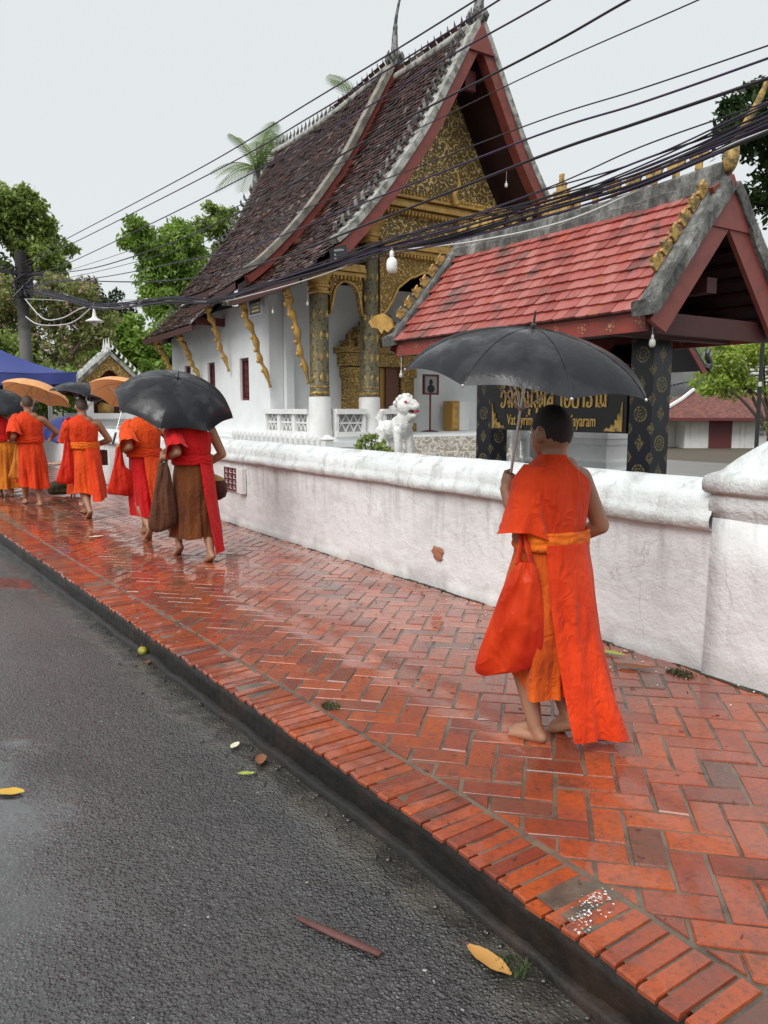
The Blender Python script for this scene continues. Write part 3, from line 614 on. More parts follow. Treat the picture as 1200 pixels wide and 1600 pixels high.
# frieze and gable board
mb = MB().box((9.24,14.14,4.98),(12.96,14.24,5.62)); mb.build('frieze', 'gold_relief', temple)
mb = MB()
for dz, d, h in ((0,.1,.07),(.08,.2,.1),(.19,.14,.06),(.26,.24,.06)): mb.box((8.95,14.13-d,5.58+dz),(13.25,14.28,5.58+dz+h-.008))
for i in range(48): mb.ell((8.99+.09*i,13.99,5.55),(.035,.05,.055),6,5); 
for i in range(48): mb.ell((8.99+.09*i,13.93,5.95),(.034,.03,.05),6,5)
mb.build('gable_cornice', 'gold_paint', temple)
gp = [p for p in PROF if .1 < p.x < 2.42]; zoff = .55
poly = [(CX-p.x+.12, 14.16, p.y-zoff) for p in gp if p.y-zoff > 5.85]; poly = poly + [(2*CX-a, b, c) for a, b, c in poly[::-1]]
MB().prism(poly[::-1], (0,.1,0)).build('gable_board', 'gold_relief', temple)
poly = [(CX-p.x+.1, 14.3, p.y-.35) for p in PROF if .1 < p.x < 3.6]; poly = [(poly[-1][0],14.3,4.4)] + poly[::-1]; poly = poly + [(2*CX-a, b, c) for a, b, c in poly[::-1]]
MB().prism(poly, (0,.12,0)).build('gable_backing', 'gold_fine', temple)
for x in (CX,): 
    mb = MB(); mb.tube(spline([(x-.02,13.85,5.85),(x-.1,13.85,6.05),(x+.02,13.82,6.25),(x-.06,13.8,6.55)],5), [.09,.09,.085,.08,.08,.07,.07,.06,.055,.05,.05,.04,.035,.03,.02,.006], 7); mb.build('naga_finial', 'gold_paint', temple, smooth=True)
# balustrade of the porch
def rail(a, b, post0=True):
    a, b = Vector((*a, 0)), Vector((*b, 0)); d = b-a; L = d.length; d /= L; nrm = Vector((-d.y, d.x, 0))
    def bar(t0, t1, z0, z1, hw, mb): c = a+d*(t0+t1)/2; mb.obox((c.x, c.y, (z0+z1)/2), d*(t1-t0)/2, nrm*hw, (0,0,(z1-z0)/2))
    mb = MB(); bar(0,L,1.3,1.41,.13,mb); bar(0,L,.83,.93,.11,mb); n = max(1, round(L/.8)); w = L/n
    for i in range(n+1): bar(max(0,i*w-.07),min(L,i*w+.07),.93,1.3,.09,mb)
    p = mb.build('balustrade', 'white_trim', temple)
    for i in range(n):
        t0, t1 = i*w+.07, (i+1)*w-.07; mb = MB(); q = t1-t0
        for k in range(3):
            ta, tb = t0+q*k/3, t0+q*(k+1)/3
            for s_ in (0, 1):
                za, zb = (.94,1.29) if s_ else (1.29,.94); pa = a+d*ta; pb = a+d*tb; c = (pa+pb)/2; v = Vector((pb.x-pa.x, pb.y-pa.y, zb-za))/2
                mb.obox((c.x,c.y,1.115), v, nrm*(.03+.004*s_), Vector((0,0,.022)))
        bar(t0, t1, 1.095, 1.135, .036, mb); mb.build('lattice', 'white_trim', p)
        mb = MB(); bar(t0, t1, .93, 1.3, .008, mb); mb.build('lattice_back', 'lattice_dark', p)
rail((7.75,16.6),(7.75,14.45)); rail((8.05,14.05),(8.78,14.05)); rail((9.24,14.05),(9.62,14.05)); rail((12.96,14.05),(13.0,14.05)) if 0 else None
rings_c = MB().lathe((9.68,14.05,.83), [(.12,0),(.12,.55),(.15,.57),(.15,.63),(.1,.66),(.02,.7)], 4, sq=True); rings_c.build('stair_post', 'white_trim', temple)
# stairs in patterned tile
for i in range(5): MB().box((9.45,13.75-.3*(i+1)+.001,-.05),(13.0,13.75-.3*i,.80-.155*i)).build('stair', 'tile_step', temple)
# roof
ROOFMATS = 'temple_tile'
def tiles(parent, y0, y1, t0, t1, sh, side=-1, ex=.115, tw=.145, name='roof_tiles'):
    V = []; F = []; n = 0; rows = int((t1-t0)/ex)
    for r_ in range(rows+1):
        ta = t1 - r_*ex; dx, z, d = prof(ta)
        if ta < t0+.05: break
        nx, nz_ = -d.y, d.x              # outward normal in (dx, z)
        if nz_ < 0: nx, nz_ = -nx, -nz_
        y = y0 + (tw/2 if r_ % 2 else 0)
        while y < y1-.02:
            L = ex*1.55; j = rng.normal(0, .014, 3); w = min(tw*.95, y1-y); lift = .03 + abs(j[0]); yy = y+rng.normal(0,.004)
            pts = []
            for (uu, hh) in ((0, lift), (-L, .004), (0, lift-.018)):
                px = dx + d.x*uu + nx*hh; pz = z + d.y*uu + nz_*hh + sh((y0+y1)/2 if 0 else yy)
                pts += [(CX+side*px, yy, pz + j[1]*.4), (CX+side*px, yy+w, pz + j[2]*.4)]
            V += pts; F += [(n, n+1, n+3, n+2), (n+4, n+5, n+1, n), (n, n+2, n+4, n+4), (n+1, n+5, n+3, n+3)][:2]; n += 6; y += tw
    o = fastmesh(name, V, F, 'temple_tile', parent, (CX,14.2,5)); o['kind'] = 'stuff'; return o
def sheet(parent, y0, y1, t0, t1, sh, side, off, mat, name, ny=6):
    def fn(u, v):
        dx, z, d = prof(t0+(t1-t0)*u); nx, n2 = -d.y, d.x
        if n2 < 0: nx, n2 = -nx, -n2
        y = y0+(y1-y0)*v; return (CX+side*(dx+nx*off), y, z+n2*off+sh(y))
    return MB().grid(fn, 28, ny).build(name, mat, parent, smooth=True, fix=False)
T = dx2t
def section(y0, y1, sh, dxe, ridge=True):
    t1 = T(dxe); root = sheet(temple, y0, y1, 0, t1, sh, -1, -.0, 'temple_tile', 'roof')
    tiles(root, y0, y1, 0, t1, sh); sheet(root, y0, y1, 0, t1, sh, 1, 0, 'temple_tile', 'roof_slope')
    tiles(root, y0, y1, 0, t1, sh, 1, ex=.2, tw=.25, name='roof_tiles')
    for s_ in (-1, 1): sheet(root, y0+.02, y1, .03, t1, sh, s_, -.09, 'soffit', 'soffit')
    # eave edge board
    dx, z, d = prof(t1)
    for s_ in (-1, 1):
        mb = MB(); n = 6
        for i in range(n):
            ya, yb = y0+(y1-y0)*i/n, y0+(y1-y0)*(i+1)/n; mb.add([(CX+s_*(dx+q), yy, z+sh(yy)-h) for yy in (ya,yb) for q, h in ((.0,.02),(.0,.16),(-.06,.16),(-.06,.02))], [(0,1,5,4),(1,2,6,5),(2,3,7,6),(3,0,4,7)])
        mb.build('eave_board', 'dark_red', root)
    mb = MB(); pts = [(CX, y0+(y1-y0)*i/10, 9.26+sh(y0+(y1-y0)*i/10)+.03) for i in range(11)]; mb.tube(pts, .1, 8); mb.build('ridge', 'coping_grey', root, smooth=True)
    mb = MB(); y = y0+.25
    while y < y1-.1:
        z = 9.26+sh(y)+.1; mb.tube([(CX,y,z),(CX,y+.02,z+.09),(CX,y-.03,z+.17),(CX,y+.0,z+.3)], [.035,.045,.03,.004], 5); y += .24
    mb.build('ridge_crest', 'dark_ornament', root)['kind'] = 'stuff'
    return root
def barge(y, sh, dxe, mat, root, w=.2, d0=.25, depth=.24):
    t1 = T(dxe); s0 = sh(y)
    for s_ in (-1, 1):
        mb = MB(); n = 26; rows = []
        for i in range(n+1):
            dx, z, d = prof(.02+(t1-.02)*i/n); nx, n2 = -d.y, d.x
            if n2 < 0: nx, n2 = -nx, -n2
            fl = .05*max(0, (i/n-.9)/.1)
            rows.append([(CX+s_*(dx+nx*h), y+q, z+n2*h+s0+fl) for q, h in ((-w,.11),(.08,.11),(.08,-.02),(-w,-.02))])
        for i in range(n): a = rows[i]+rows[i+1]; mb.add(a, [(0,1,5,4),(1,2,6,5),(2,3,7,6),(3,0,4,7)])
        mb.add(rows[-1], [(0,1,2,3)]); mb.add(rows[0], [(0,1,2,3)])
        cop = mb.build('barge_coping', mat, root)
        mb = MB(); rows = []
        for i in range(n+1):
            dx, z, d = prof(.02+(t1-.02)*i/n); nx, n2 = -d.y, d.x
            if n2 < 0: nx, n2 = -nx, -n2
            rows.append([(CX+s_*(dx+nx*h), y+q, z+n2*h+s0) for q, h in ((-w+.03,-.022),(.06,-.022),(.06,-d0),(-w+.03,-d0))])
        for i in range(n): a = rows[i]+rows[i+1]; mb.add(a, [(0,1,5,4),(1,2,6,5),(2,3,7,6),(3,0,4,7)])
        mb.add(rows[-1], [(0,1,2,3)]); mb.build('bargeboard', 'oxide_red', root)
        if mat == 'coping_grey':           # row of small flame ornaments standing on the coping
            mb = MB(); t = .4
            while t < t1-.1:
                dx, z, d = prof(t); nx, n2 = -d.y, d.x
                if n2 < 0: nx, n2 = -nx, -n2
                P_ = lambda a, h: (CX+s_*(dx+d.x*a+nx*h), y+.0, z+d.y*a+n2*h+s0)
                mb.tube([P_(0,.1), P_(.02,.2), P_(-.05,.28), P_(-.12,.3)], [.05,.05,.035,.006], 5); t += .23
            mb.build('flame_ornaments', 'dark_ornament' if s_ < 0 else 'coping_grey', cop)['kind'] = 'stuff'
sh_f = lambda y: .06*max(0, (15.2-y)/2)
sh_m = lambda y: .34 - .22*math.sin(math.pi*min(1, max(0, (y-16.3)/8))) - .2*max(0, (y-16.3)/8)
sh_r = lambda y: -.8
rf = section(13.3, 16.6, sh_f, 4.2)
rm = section(16.35, 19.2, sh_m, 4.2); rm2 = section(19.2, 23.0, sh_m, 3.35)
sheet_sk = lambda y: -.32 - .1*(y-19.2)/5
def skirt(y0, y1, sh, t0, t1):
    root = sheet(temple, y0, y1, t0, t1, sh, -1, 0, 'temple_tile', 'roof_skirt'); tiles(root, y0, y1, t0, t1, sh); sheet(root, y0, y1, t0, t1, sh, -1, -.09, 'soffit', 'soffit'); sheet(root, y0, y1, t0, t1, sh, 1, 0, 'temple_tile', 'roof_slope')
    dx, z, d = prof(t1); mb = MB(); mb.add([(CX-dx-q, yy, z+sh(yy)-h) for yy in (y0,y1) for q, h in ((0,.02),(0,.16),(-.06,.16),(-.06,.02))], [(0,1,5,4),(1,2,6,5),(2,3,7,6),(3,0,4,7),(0,1,2,3)]); mb.build('eave_board', 'dark_red', root)
    mb = MB(); a, b = prof(t0), prof(t1); mb.obox((CX-(a[0]+b[0])/2, y0+.03, (a[1]+b[1])/2+sh(y0)+.04), Vector((-(b[0]-a[0])/2,0,(b[1]-a[1])/2)), (0,.06,0), (0.03,0,.05)); mb.build('skirt_verge', 'coping_grey', root)
    mb = MB().box((7.0,y0+.02,3.52),(7.85,y0+.14,3.72)); mb.build('rafter_end', 'maroon', root)
skirt(19.2, 23.4, sheet_sk, T(3.0), T(4.2))
rr_ = section(22.8, 24.4, sh_r, 3.6)
barge(13.3, sh_f, 3.45, 'coping_grey', rf); barge(16.35, sh_m, 4.0, 'coping_beige', rm, w=.16, d0=.19); barge(24.4, sh_r, 3.4, 'coping_grey', rr_)
# gable underside details: wide dark soffit board on the far slope and king post
MB().obox((CX,13.5,8.3),(.14,0,0),(0,.05,0),(0,0,.2)).build('apex_pendant', 'maroon', rf)
MB().prism([(CX,13.075,9.3),(CX-.33,13.075,8.72),(CX+.33,13.075,8.72)][::-1],(0,.1,0)).build('apex_plate','oxide_red',rf)
# finials
def finial(pts, rad, name, parent, base):
    mb = MB().tube(spline(pts,5), [rad[min(len(rad)-1, i*len(rad)//(5*(len(pts)-1)+1))] for i in range(5*(len(pts)-1)+1)], 7)
    x,y,z = base
    for k in range(8):
        a = 2*math.pi*k/8; mb.tube([(x+.12*math.cos(a),y+.12*math.sin(a),z-.15),(x+.2*math.cos(a),y+.2*math.sin(a),z+.02),(x+.17*math.cos(a),y+.17*math.sin(a),z+.14)],[.06,.05,.01],5)
    mb.lathe((x,y,z-.25),[(.16,0),(.17,.15),(.12,.22),(.15,.28),(.08,.36)],10); mb.build(name, 'dark_ornament', parent, smooth=True)
z0 = 9.26+sh_f(13.3); finial([(CX,13.25,z0),(CX,13.2,z0+.5),(CX,13.12,z0+.95),(CX,13.0,z0+1.4)], [.13,.12,.1,.085,.07,.05,.035,.02,.008], 'roof_finial', rf, (CX,13.25,z0+.15))
z0 = 9.26+sh_m(16.3); finial([(CX,16.3,z0),(CX,16.3,z0+.6),(CX,16.22,z0+1.1),(CX,15.98,z0+1.6),(CX,15.85,z0+1.95)], [.1,.09,.075,.06,.042,.035,.03,.025,.02,.015,.006], 'roof_finial', rm, (CX,16.3,z0+.15))
z0 = 9.26+sh_r(24); finial([(CX,24.4,z0),(CX,24.45,z0+.5),(CX,24.6,z0+.9)], [.12,.1,.06,.03,.008], 'roof_finial', rr_, (CX,24.4,z0+.1))
# gilded eave brackets
def bracket(y, x0, z0, x1, z1):
    pts = []; n = 7; mb = MB()
    cp = [(0,0),(.1,.08),(-.02,.18),(.06,.32),(.04,.5),(-.03,.66),(.03,.8),(0,1)]
    P_ = spline([(x0+(x1-x0)*b+a*.55, y, z0+(z1-z0)*b) for a, b in cp], 6); k = len(P_)
    rad = [(.085+.03*math.sin(i*.9))*(1-.45*i/k) for i in range(k)]
    mb.tube(P_, rad, 8, flat=.55); 
    for i in range(6, k-4, 5): p = P_[i]; mb.ell((p.x-.06, p.y, p.z),(.06,.03,.05),6,5)
    mb.ell((x0+.03,y,z0-.03),(.1,.045,.09),8,6); mb.build('eave_bracket', 'gold_paint', temple, smooth=True)
bracket(14.35,7.12,3.8,7.62,1.93); bracket(16.4,7.05,3.75,7.72,1.9); bracket(18.85,7.12,4.1,7.72,2.36); bracket(20.95,7.1,3.5,7.74,2.2); bracket(22.9,7.1,3.4,7.74,2.25)
# small hanging name board under the porch eave
b = MB().box((7.05,15.35,3.42),(7.11,15.95,3.72)).build('notice_board', 'sign_black', None); tag(b, 'small black framed notice board hanging under the temple porch eave', 'notice board')
mb = MB(); 
for k in range(3): mb.box((7.044,15.45,3.48+.075*k),(7.049,15.85-.05*k,3.51+.075*k))
mb.build('faded_lettering', 'gold_faded', b)
mb = MB(); mb.box((7.035,15.33,3.4),(7.12,15.349,3.74)); mb.box((7.035,15.951,3.4),(7.12,15.97,3.74)); mb.box((7.035,15.35,3.721),(7.12,15.95,3.74)); mb.box((7.035,15.35,3.4),(7.12,15.95,3.419)); mb.build('board_frame', 'grey_panel', b)

# ================================================================ the sign pavilion
pav = thing('sign_pavilion', (7.2, 6.85, 0), 'open pavilion of red scale tiles on two black and gold pillars behind the wall', 'pavilion')
RX, EX, Y0, Y1, ZE, ZR = 7.2, 6.08, 4.66, 9.06, 2.33, 3.62
for yc in (5.55, 8.16):
    mb = MB(); h = .15
    for k, (dx, dy) in enumerate(((-1,0),(0,-1),(1,0),(0,1))):
        t = Vector((-dy, dx, 0)); c = Vector((RX+dx*h, yc+dy*h, 0))
        mb.add([c-t*h+Vector((0,0,-.05)), c+t*h+Vector((0,0,-.05)), c+t*h+Vector((0,0,2.45)), c-t*h+Vector((0,0,2.45))], [(0,1,2,3)], 0 if dx else 1)
    p = mb.build('pillar', ['pillar_street','pillar_side'], pav)
    MB().lathe((RX,yc,2.45), [(.15,0),(.2,.04),(.2,.1),(.16,.12)], 4, sq=True).build('pillar_head', 'black', p)
    MB().lathe((RX,yc,-.05), [(.22,0),(.22,.2),(.17,.26)], 4, sq=True).build('pillar_foot', 'concrete_weathered', p)
sl = Vector((RX-EX, 0, ZR-ZE)); SL = sl.length; sl /= SL; nr = Vector((-sl.z, 0, sl.x))
# scale tiles, one by one on the street side
rows = 11; cols = 26; ex = (SL-.06)/rows; tw = (Y1-Y0-.36)/cols
protos = []
for k in range(5):
    L = ex*1.5; mb = MB(); w = tw*.97; q = random.uniform(-.006,.006)
    n = 4; tip = [(-w/2,.004+q),(-w*.2,-.002),(w*.25,-.005),(w/2,.002-q)]
    top = [(a, b, .042) for a, b in tip]; bot = [(a, b, .018) for a, b in tip]; back = [(w/2, L, .006), (-w/2, L, .006)]
    vs = []
    for a, b, h in top+back+bot: p = sl*b+nr*h; vs.append((p.x, a, p.z))
    mb.add(vs, [(0,1,2,3,4,5),(6,7,1,0),(7,8,2,1),(8,9,3,2),(6,0,5),(9,4,3)]); o = mb.build('tile_proto', 'pavilion_tile', None, origin=(0,0,0), fix=False); protos.append(o)
for r_ in range(rows):
    for c_ in range(cols):
        y = Y0+.18+tw*(c_+.5) + (tw*.5 if r_ % 2 else 0); 
        if y+tw/2 > Y1-.15: continue
        p = Vector((EX,0,ZE)) + sl*(ex*r_-.03); pr = protos[random.randrange(5)]
        o = bpy.data.objects.new('roof_tile', pr.data); link(o, pav, (p.x, y+random.uniform(-.003,.003), p.z+random.uniform(-.002,.004))); o.rotation_euler = (random.uniform(-.03,.03), random.uniform(-.03,.015), random.uniform(-.025,.025))
for o in protos: bpy.data.objects.remove(o)
# decking under the tiles, far slope, its tiles
def slab(s_, off0, off1, mat, name, parent, y0=Y0+.05, y1=Y1-.05, ext=0):
    f = lambda a, h: Vector((s_*(EX-RX+sl.x*a-sl.z*h)+RX if s_ > 0 else RX-(EX-RX+sl.x*a-sl.z*h), 0, ZE+sl.z*a+sl.x*h))
    q = [f(0-ext,off0), f(SL,off0), f(SL,off1), f(0-ext,off1)]
    return MB().prism([(p.x, y0, p.z) for p in q], (0, y1-y0, 0)).build(name, mat, parent)
deck = slab(1, -.05, .004, 'soffit', 'roof_deck', pav); slab(-1, -.05, .004, 'soffit', 'roof_deck', pav)
for s_ in (1, -1):                        # battens seen from below
    mb = MB()
    for k in range(9):
        a = .1+k*.18; 
        x = EX+sl.x*a+sl.z*.07; z = ZE+sl.z*a-sl.x*.07
        x = x if s_ > 0 else 2*RX-x; mb.box((x-.02,Y0+.2,z-.02),(x+.02,Y1-.2,z+.02))
    mb.build('batten', 'dark_red', pav)
mb = MB()
for r_ in range(rows):
    a = ex*r_; x = 2*RX-(EX+sl.x*a); z = ZE+sl.z*a
    mb.add([(x+.03,Y0+.17,z+.02),(x+.03,Y1-.17,z+.02),(x-sl.x*ex*1.1,Y1-.17,z+sl.z*ex*1.1+.02),(x-sl.x*ex*1.1,Y0+.17,z+sl.z*ex*1.1+.02),(x+.02,Y0+.17,z),(x+.02,Y1-.17,z)], [(0,1,2,3),(0,4,5,1)])
mb.build('far_slope_tiles', 'pavilion_tile', pav)['kind'] = 'stuff'
# ridge and gable copings, weathered concrete
def rough_sweep(path, sec, name, mat, parent, am=.014, up=Vector((0,0,1))):
    pts = [Vector(p) for p in path]; vs = []; n = len(sec)
    for i, p in enumerate(pts):
        t = (pts[min(i+1,len(pts)-1)]-pts[max(i-1,0)]).normalized(); s_ = t.cross(up).normalized(); u = s_.cross(t)
        for a, b in sec:
            q = p+s_*a+u*b; vs.append(q+Vector((nz(q.x*7,q.y*7,q.z*7), nz(q.y*7,q.z*7,q.x*7+3), nz(q.z*7,q.x*7,q.y*7+6)))*am)
    fs = [(i*n+j,i*n+(j+1)%n,(i+1)*n+(j+1)%n,(i+1)*n+j) for i in range(len(pts)-1) for j in range(n)]+[tuple(range(n))[::-1], tuple((len(pts)-1)*n+j for j in range(n))]
    return MB().add(vs, fs).build(name, mat, parent)
sagz = lambda y: ZR + .0 + .07*(2*(y-(Y0+Y1)/2)/(Y1-Y0))**2
rough_sweep([(RX, Y0+.1+(Y1-Y0-.2)*i/40, sagz(Y0+.1+(Y1-Y0-.2)*i/40)) for i in range(41)], [(-.12,-.13),(-.125,-.02),(-.09,.0),(-.08,.1),(-.055,.13),(.055,.13),(.08,.1),(.09,0),(.125,-.02),(.12,-.13)], 'ridge_coping', 'concrete_weathered', pav)
for yg, nm in ((Y0+.09,'n'),(Y1-.09,'f')):
    for s_ in (1, -1):
        f = lambda a, h=0: ((RX-s_*(RX-(EX+sl.x*a-sl.z*h))), yg, ZE+sl.z*a+sl.x*h)
        pts = [f(SL*i/24-.06, .05+(.06 if i == 0 else 0)) for i in range(25)]
        c = rough_sweep(pts, [(-.095,-.1),(-.1,.01),(-.085,.035),(-.03,.045),(0,.03),(.03,.045),(.085,.035),(.1,.01),(.095,-.1)], 'gable_coping', 'concrete_weathered', pav)
        out = -1 if nm == 'n' else 1
        q = [f(-.1,-.055), f(SL+.05,-.055), f(SL+.12,-.3), f(-.02,-.3)]
        MB().prism([(a, yg+out*.045, b) for a, _, b in q], (0,.05,0)).build('bargeboard', 'oxide_red', pav)
        # gilded cut-out scales along the coping
        if s_ == 1:
            for k in range(6):
                a = SL*(.27+.115*k) if nm == 'n' else SL*(.22+.12*k); c0 = Vector(f(a,.115)); g = MB(); yy = yg+.06 if nm == 'n' else yg-.02
                pl = [(-.09,-.02),(.08,-.02),(.12,.05),(.06,.07),(.1,.13),(.0,.12),(-.03,.16),(-.06,.09),(-.1,.08)]
                g.prism([(c0.x+sl.x*u*.8-sl.z*v*.75, yy, c0.z+sl.z*u*.8+sl.x*v*.75) for u, v in pl], (0,.035,0)); g.build('gilt_scale', 'gold_faded', pav)
    if nm == 'n':
        mb = MB().tube(spline([(RX,yg,ZR+.08),(RX,yg-.03,ZR+.26),(RX+.03,yg-.08,ZR+.42),(RX+.1,yg-.22,ZR+.72),(RX+.13,yg-.28,ZR+.9)],5), [.03,.05,.065,.075,.08,.075,.065,.055,.045,.04,.04,.035,.035,.03,.03,.03,.03,.025,.025,.02,.01], 8); mb.build('naga_finial', 'gold_faded', pav, smooth=True)
    else:
        mb = MB(); f = (EX-.1, yg, ZE+.02)   # gilded naga head at the far lower corner
        pl = [(-.32,.1),(-.2,.17),(-.05,.2),(.1,.12),(.16,.0),(.06,-.06),(-.02,-.02),(-.06,-.08),(-.14,.0),(-.26,.02)]
        mb.prism([(f[0]+a*.35, f[1]-a*.75+.05, f[2]+b+.16) for a, b in pl], (.05,.02,0)); mb.build('naga_head', 'gold_paint', pav)
MB().prism([(RX,Y0+.025,ZR+.06),(RX-.37,Y0+.025,ZR-.46),(RX+.37,Y0+.025,ZR-.46)][::-1],(0,.05,0)).build('apex_plate','oxide_red',pav)
# gilded cut-outs along the ridge and a tiered centre piece
pl = [(-.05,0),(.05,0),(.045,.07),(.12,.08),(.14,.14),(.06,.19),(.0,.16),(-.07,.2),(-.14,.15),(-.1,.09),(-.045,.07)]
for k in range(15):
    y = Y0+.42+.27*k
    if abs(k-7) < 1: continue
    z = sagz(y)+.15; g = MB().prism([(RX-.012, y+a*.8, z+b*.95) for a, b in pl], (.024,0,0)); g.build('ridge_ornament', 'gold_faded', pav)
ym = Y0+.42+.27*7; mb = MB(); z = sagz(ym)+.14
for h, a, b in ((.2,0,.1),(.16,.1,.18),(.11,.18,.28),(.07,.28,.36),(.035,.36,.47)): mb.box((RX-h*.25,ym-h,z+a),(RX+h*.25,ym+h,z+b-.002)); mb.box((RX-h*.3,ym-h*1.12,z+b-.03),(RX+h*.3,ym+h*1.12,z+b-.012))
mb.build('ridge_centrepiece', 'gold_faded', pav)
# stencilled eave fascia, beams
MB().box((EX+.03,Y0+.14,ZE-.2),(EX+.08,Y1-.14,ZE-.005)).build('eave_fascia', 'fascia', pav); MB().box((2*RX-EX-.08,Y0+.14,ZE-.2),(2*RX-EX-.03,Y1-.14,ZE-.005)).build('eave_fascia', 'fascia', pav)
mb = MB(); 
for y in (5.35, 8.3): mb.box((EX+.09,y-.06,2.14),(2*RX-EX-.09,y+.06,2.32))
mb.build('cross_beam', 'dark_red', pav); MB().box((RX-.08,Y0+.2,2.57),(RX+.08,Y1-.2,2.72)).build('wall_plate', 'dark_red', pav)
MB().box((EX+.09,Y0+.15,2.12),(2*RX-EX-.09,Y0+.23,2.32)).build('tie_beam', 'dark_red', pav)
MB().box((EX+.1,5.42,2.324),(2*RX-EX-.1,Y1-.3,2.345)).build('ceiling', 'soffit', pav)
# the sign board hung between the pillars
sg = MB().box((7.03,5.72,1.13),(7.09,8.0,1.9)).build('temple_sign', 'sign_black', None); tag(sg, 'black name board with raised gold lettering hung between the pavilion pillars', 'sign')
SXF = 7.026
GL = {  # strokes of the lettering: (advance, strokes) in a unit-high box
 'wo': (.62, [[(.1,.6),(.16,.88),(.34,1),(.5,.85),(.52,.45),(.4,.08),(.22,.02),(.12,.18),(.24,.3)]]),
 'do': (.64, [[(.3,.42),(.18,.36),(.2,.22),(.34,.24),(.3,.5),(.14,.7),(.2,.95),(.4,1),(.54,.8),(.54,.0)],[(.3,.24),(.26,.0)]]),
 'so': (.64, [[(.3,.42),(.16,.4),(.2,.25),(.34,.3),(.24,.02)],[(.12,.6),(.2,.9),(.36,.8),(.4,.98),(.55,.8),(.55,.0)]]),
 'ro': (.56, [[(.14,.75),(.26,.98),(.44,.94)],[(.46,.98),(.3,.72),(.46,.5),(.48,.18),(.34,.02),(.16,.08),(.18,.26),(.3,.2)]]),
 'mo': (.66, [[(.1,.95),(.18,.78),(.2,.1),(.1,.05),(.08,.18),(.3,.05),(.52,.3)],[(.54,1),(.54,.0)]]),
 'ngo': (.5, [[(.12,.9),(.28,1),(.38,.8),(.4,.2),(.28,0),(.06,.35)],[(.4,.2),(.34,-.32)]]),
 'kho': (.64, [[(.32,.3),(.22,.4),(.16,.26),(.3,.2),(.34,.5),(.2,.85),(.36,1),(.54,.82),(.54,0)],[(.14,.7),(.12,.0)]]),
 'lo': (.62, [[(.12,.82),(.26,1),(.46,.96),(.52,.7),(.3,.5),(.16,.3),(.2,.08),(.34,.06),(.36,.24),(.26,.28)],[(.52,.7),(.54,.02)]]),
 'ai': (.36, [[(.06,1.5),(.16,1.62),(.26,1.5),(.2,1.3),(.2,.1),(.3,.02)]]),
 'xo': (.66, [[(.1,.9),(.22,1),(.24,.8),(.12,.5),(.16,.1),(.36,.02),(.52,.2),(.52,.7),(.44,.9),(.6,1)],[(.24,.5),(.36,.4)]]),
 'yo': (.66, [[(.26,.9),(.12,.98),(.1,.8),(.26,.72),(.12,.5),(.12,.1),(.3,.0),(.52,.1),(.54,1)]]),
 'aa': (.42, [[(.06,.75),(.14,.95),(.3,.95),(.32,.0)]]),
}
word = [('wo','a'),('do',''),('so','ii'),('ro','i'),('mo','u'),('ngo',''),('kho','u'),('lo',''),None,('ai',''),('xo',''),('yo',''),('aa',''),('ro',''),('aa',''),('mo','')]
UP = {'a': [[(.1,1.15),(.2,1.3),(.34,1.18),(.44,1.35)]], 'ii': [[(.06,1.12),(.2,1.32),(.42,1.12),(.06,1.12)],[(.42,1.12),(.44,1.4)]], 'i': [[(.06,1.12),(.24,1.34),(.44,1.12),(.06,1.12)]], 'u': [[(.3,-.1),(.36,-.2),(.3,-.36),(.42,-.42)]]}
def ribbon(pts, w, th, mb, org, sc):       # calligraphic ribbon lying in the sign plane
    P_ = spline([(0, p[0], p[1]) for p in pts], 5); k = len(P_); L_ = []; R_ = []
    for i, p in enumerate(P_):
        t = (P_[min(i+1,k-1)]-P_[max(i-1,0)]).normalized(); nrm = Vector((0,-t.z,t.y)); ww = w*(.75+.5*abs(t.z)); L_.append(p+nrm*ww); R_.append(p-nrm*ww)
    for i in range(k-1):
        q = [L_[i],R_[i],R_[i+1],L_[i+1]]; f = [(org[0]-th, org[1]-v.y*sc[0], org[2]+v.z*sc[1]) for v in q]; b_ = [(org[0], a[1], a[2]) for a in f]
        mb.add(f+b_, [(0,1,2,3),(0,4,5,1),(2,6,7,3),(1,5,6,2),(3,7,4,0)])
adv = .0; tot = sum((GL[g[0]][0] if g else .5) for g in word); scx = 1.8/tot; scz = .215
for g in word:
    if g is None: adv += .5; continue
    mb = MB(); org = (SXF+.002, 7.79-adv*scx, 1.425)
    for st in GL[g[0]][1]+(UP[g[1]] if g[1] else []): ribbon(st, .055, .016, mb, org, (scx, scz))
    mb.build('letter', 'gold_flat', sg, fix=False); adv += GL[g[0]][0]
fc = bpy.data.curves.new('t', 'FONT'); fc.body = 'Vat Syrimoungkhoun Xayaram'; fc.size = .2; fc.extrude = .006; fc.align_x = 'CENTER'; fo = bpy.data.objects.new('t', fc); C.objects.link(fo)
dg = bpy.context.evaluated_depsgraph_get(); dg.update(); me = bpy.data.meshes.new_from_object(fo.evaluated_get(dg)); bpy.data.objects.remove(fo); me.materials.clear(); me.materials.append(MAT['gold_flat'])
w_ = max(v.co.x for v in me.vertices)-min(v.co.x for v in me.vertices); k = 1.5/w_
for v in me.vertices: x, y, z = v.co; v.co = (-z, -x*k, y)
me.name = 'latin_lettering'; link(bpy.data.objects.new('latin_lettering', me), sg, (SXF-.005, 6.9, 1.2))
for yy, s_ in ((7.95,-1),(5.77,1)):
    pl = [(0,0),(.26,0),(.22,.04),(.17,.03),(.15,.08),(.1,.07),(.1,.13),(.06,.13),(.065,.2),(.03,.2),(.0,.34)]
    MB().prism([(SXF, yy+s_*a, 1.15+b) for a, b in pl], (-.012,0,0)).build('corner_scroll', 'gold_faded', sg)

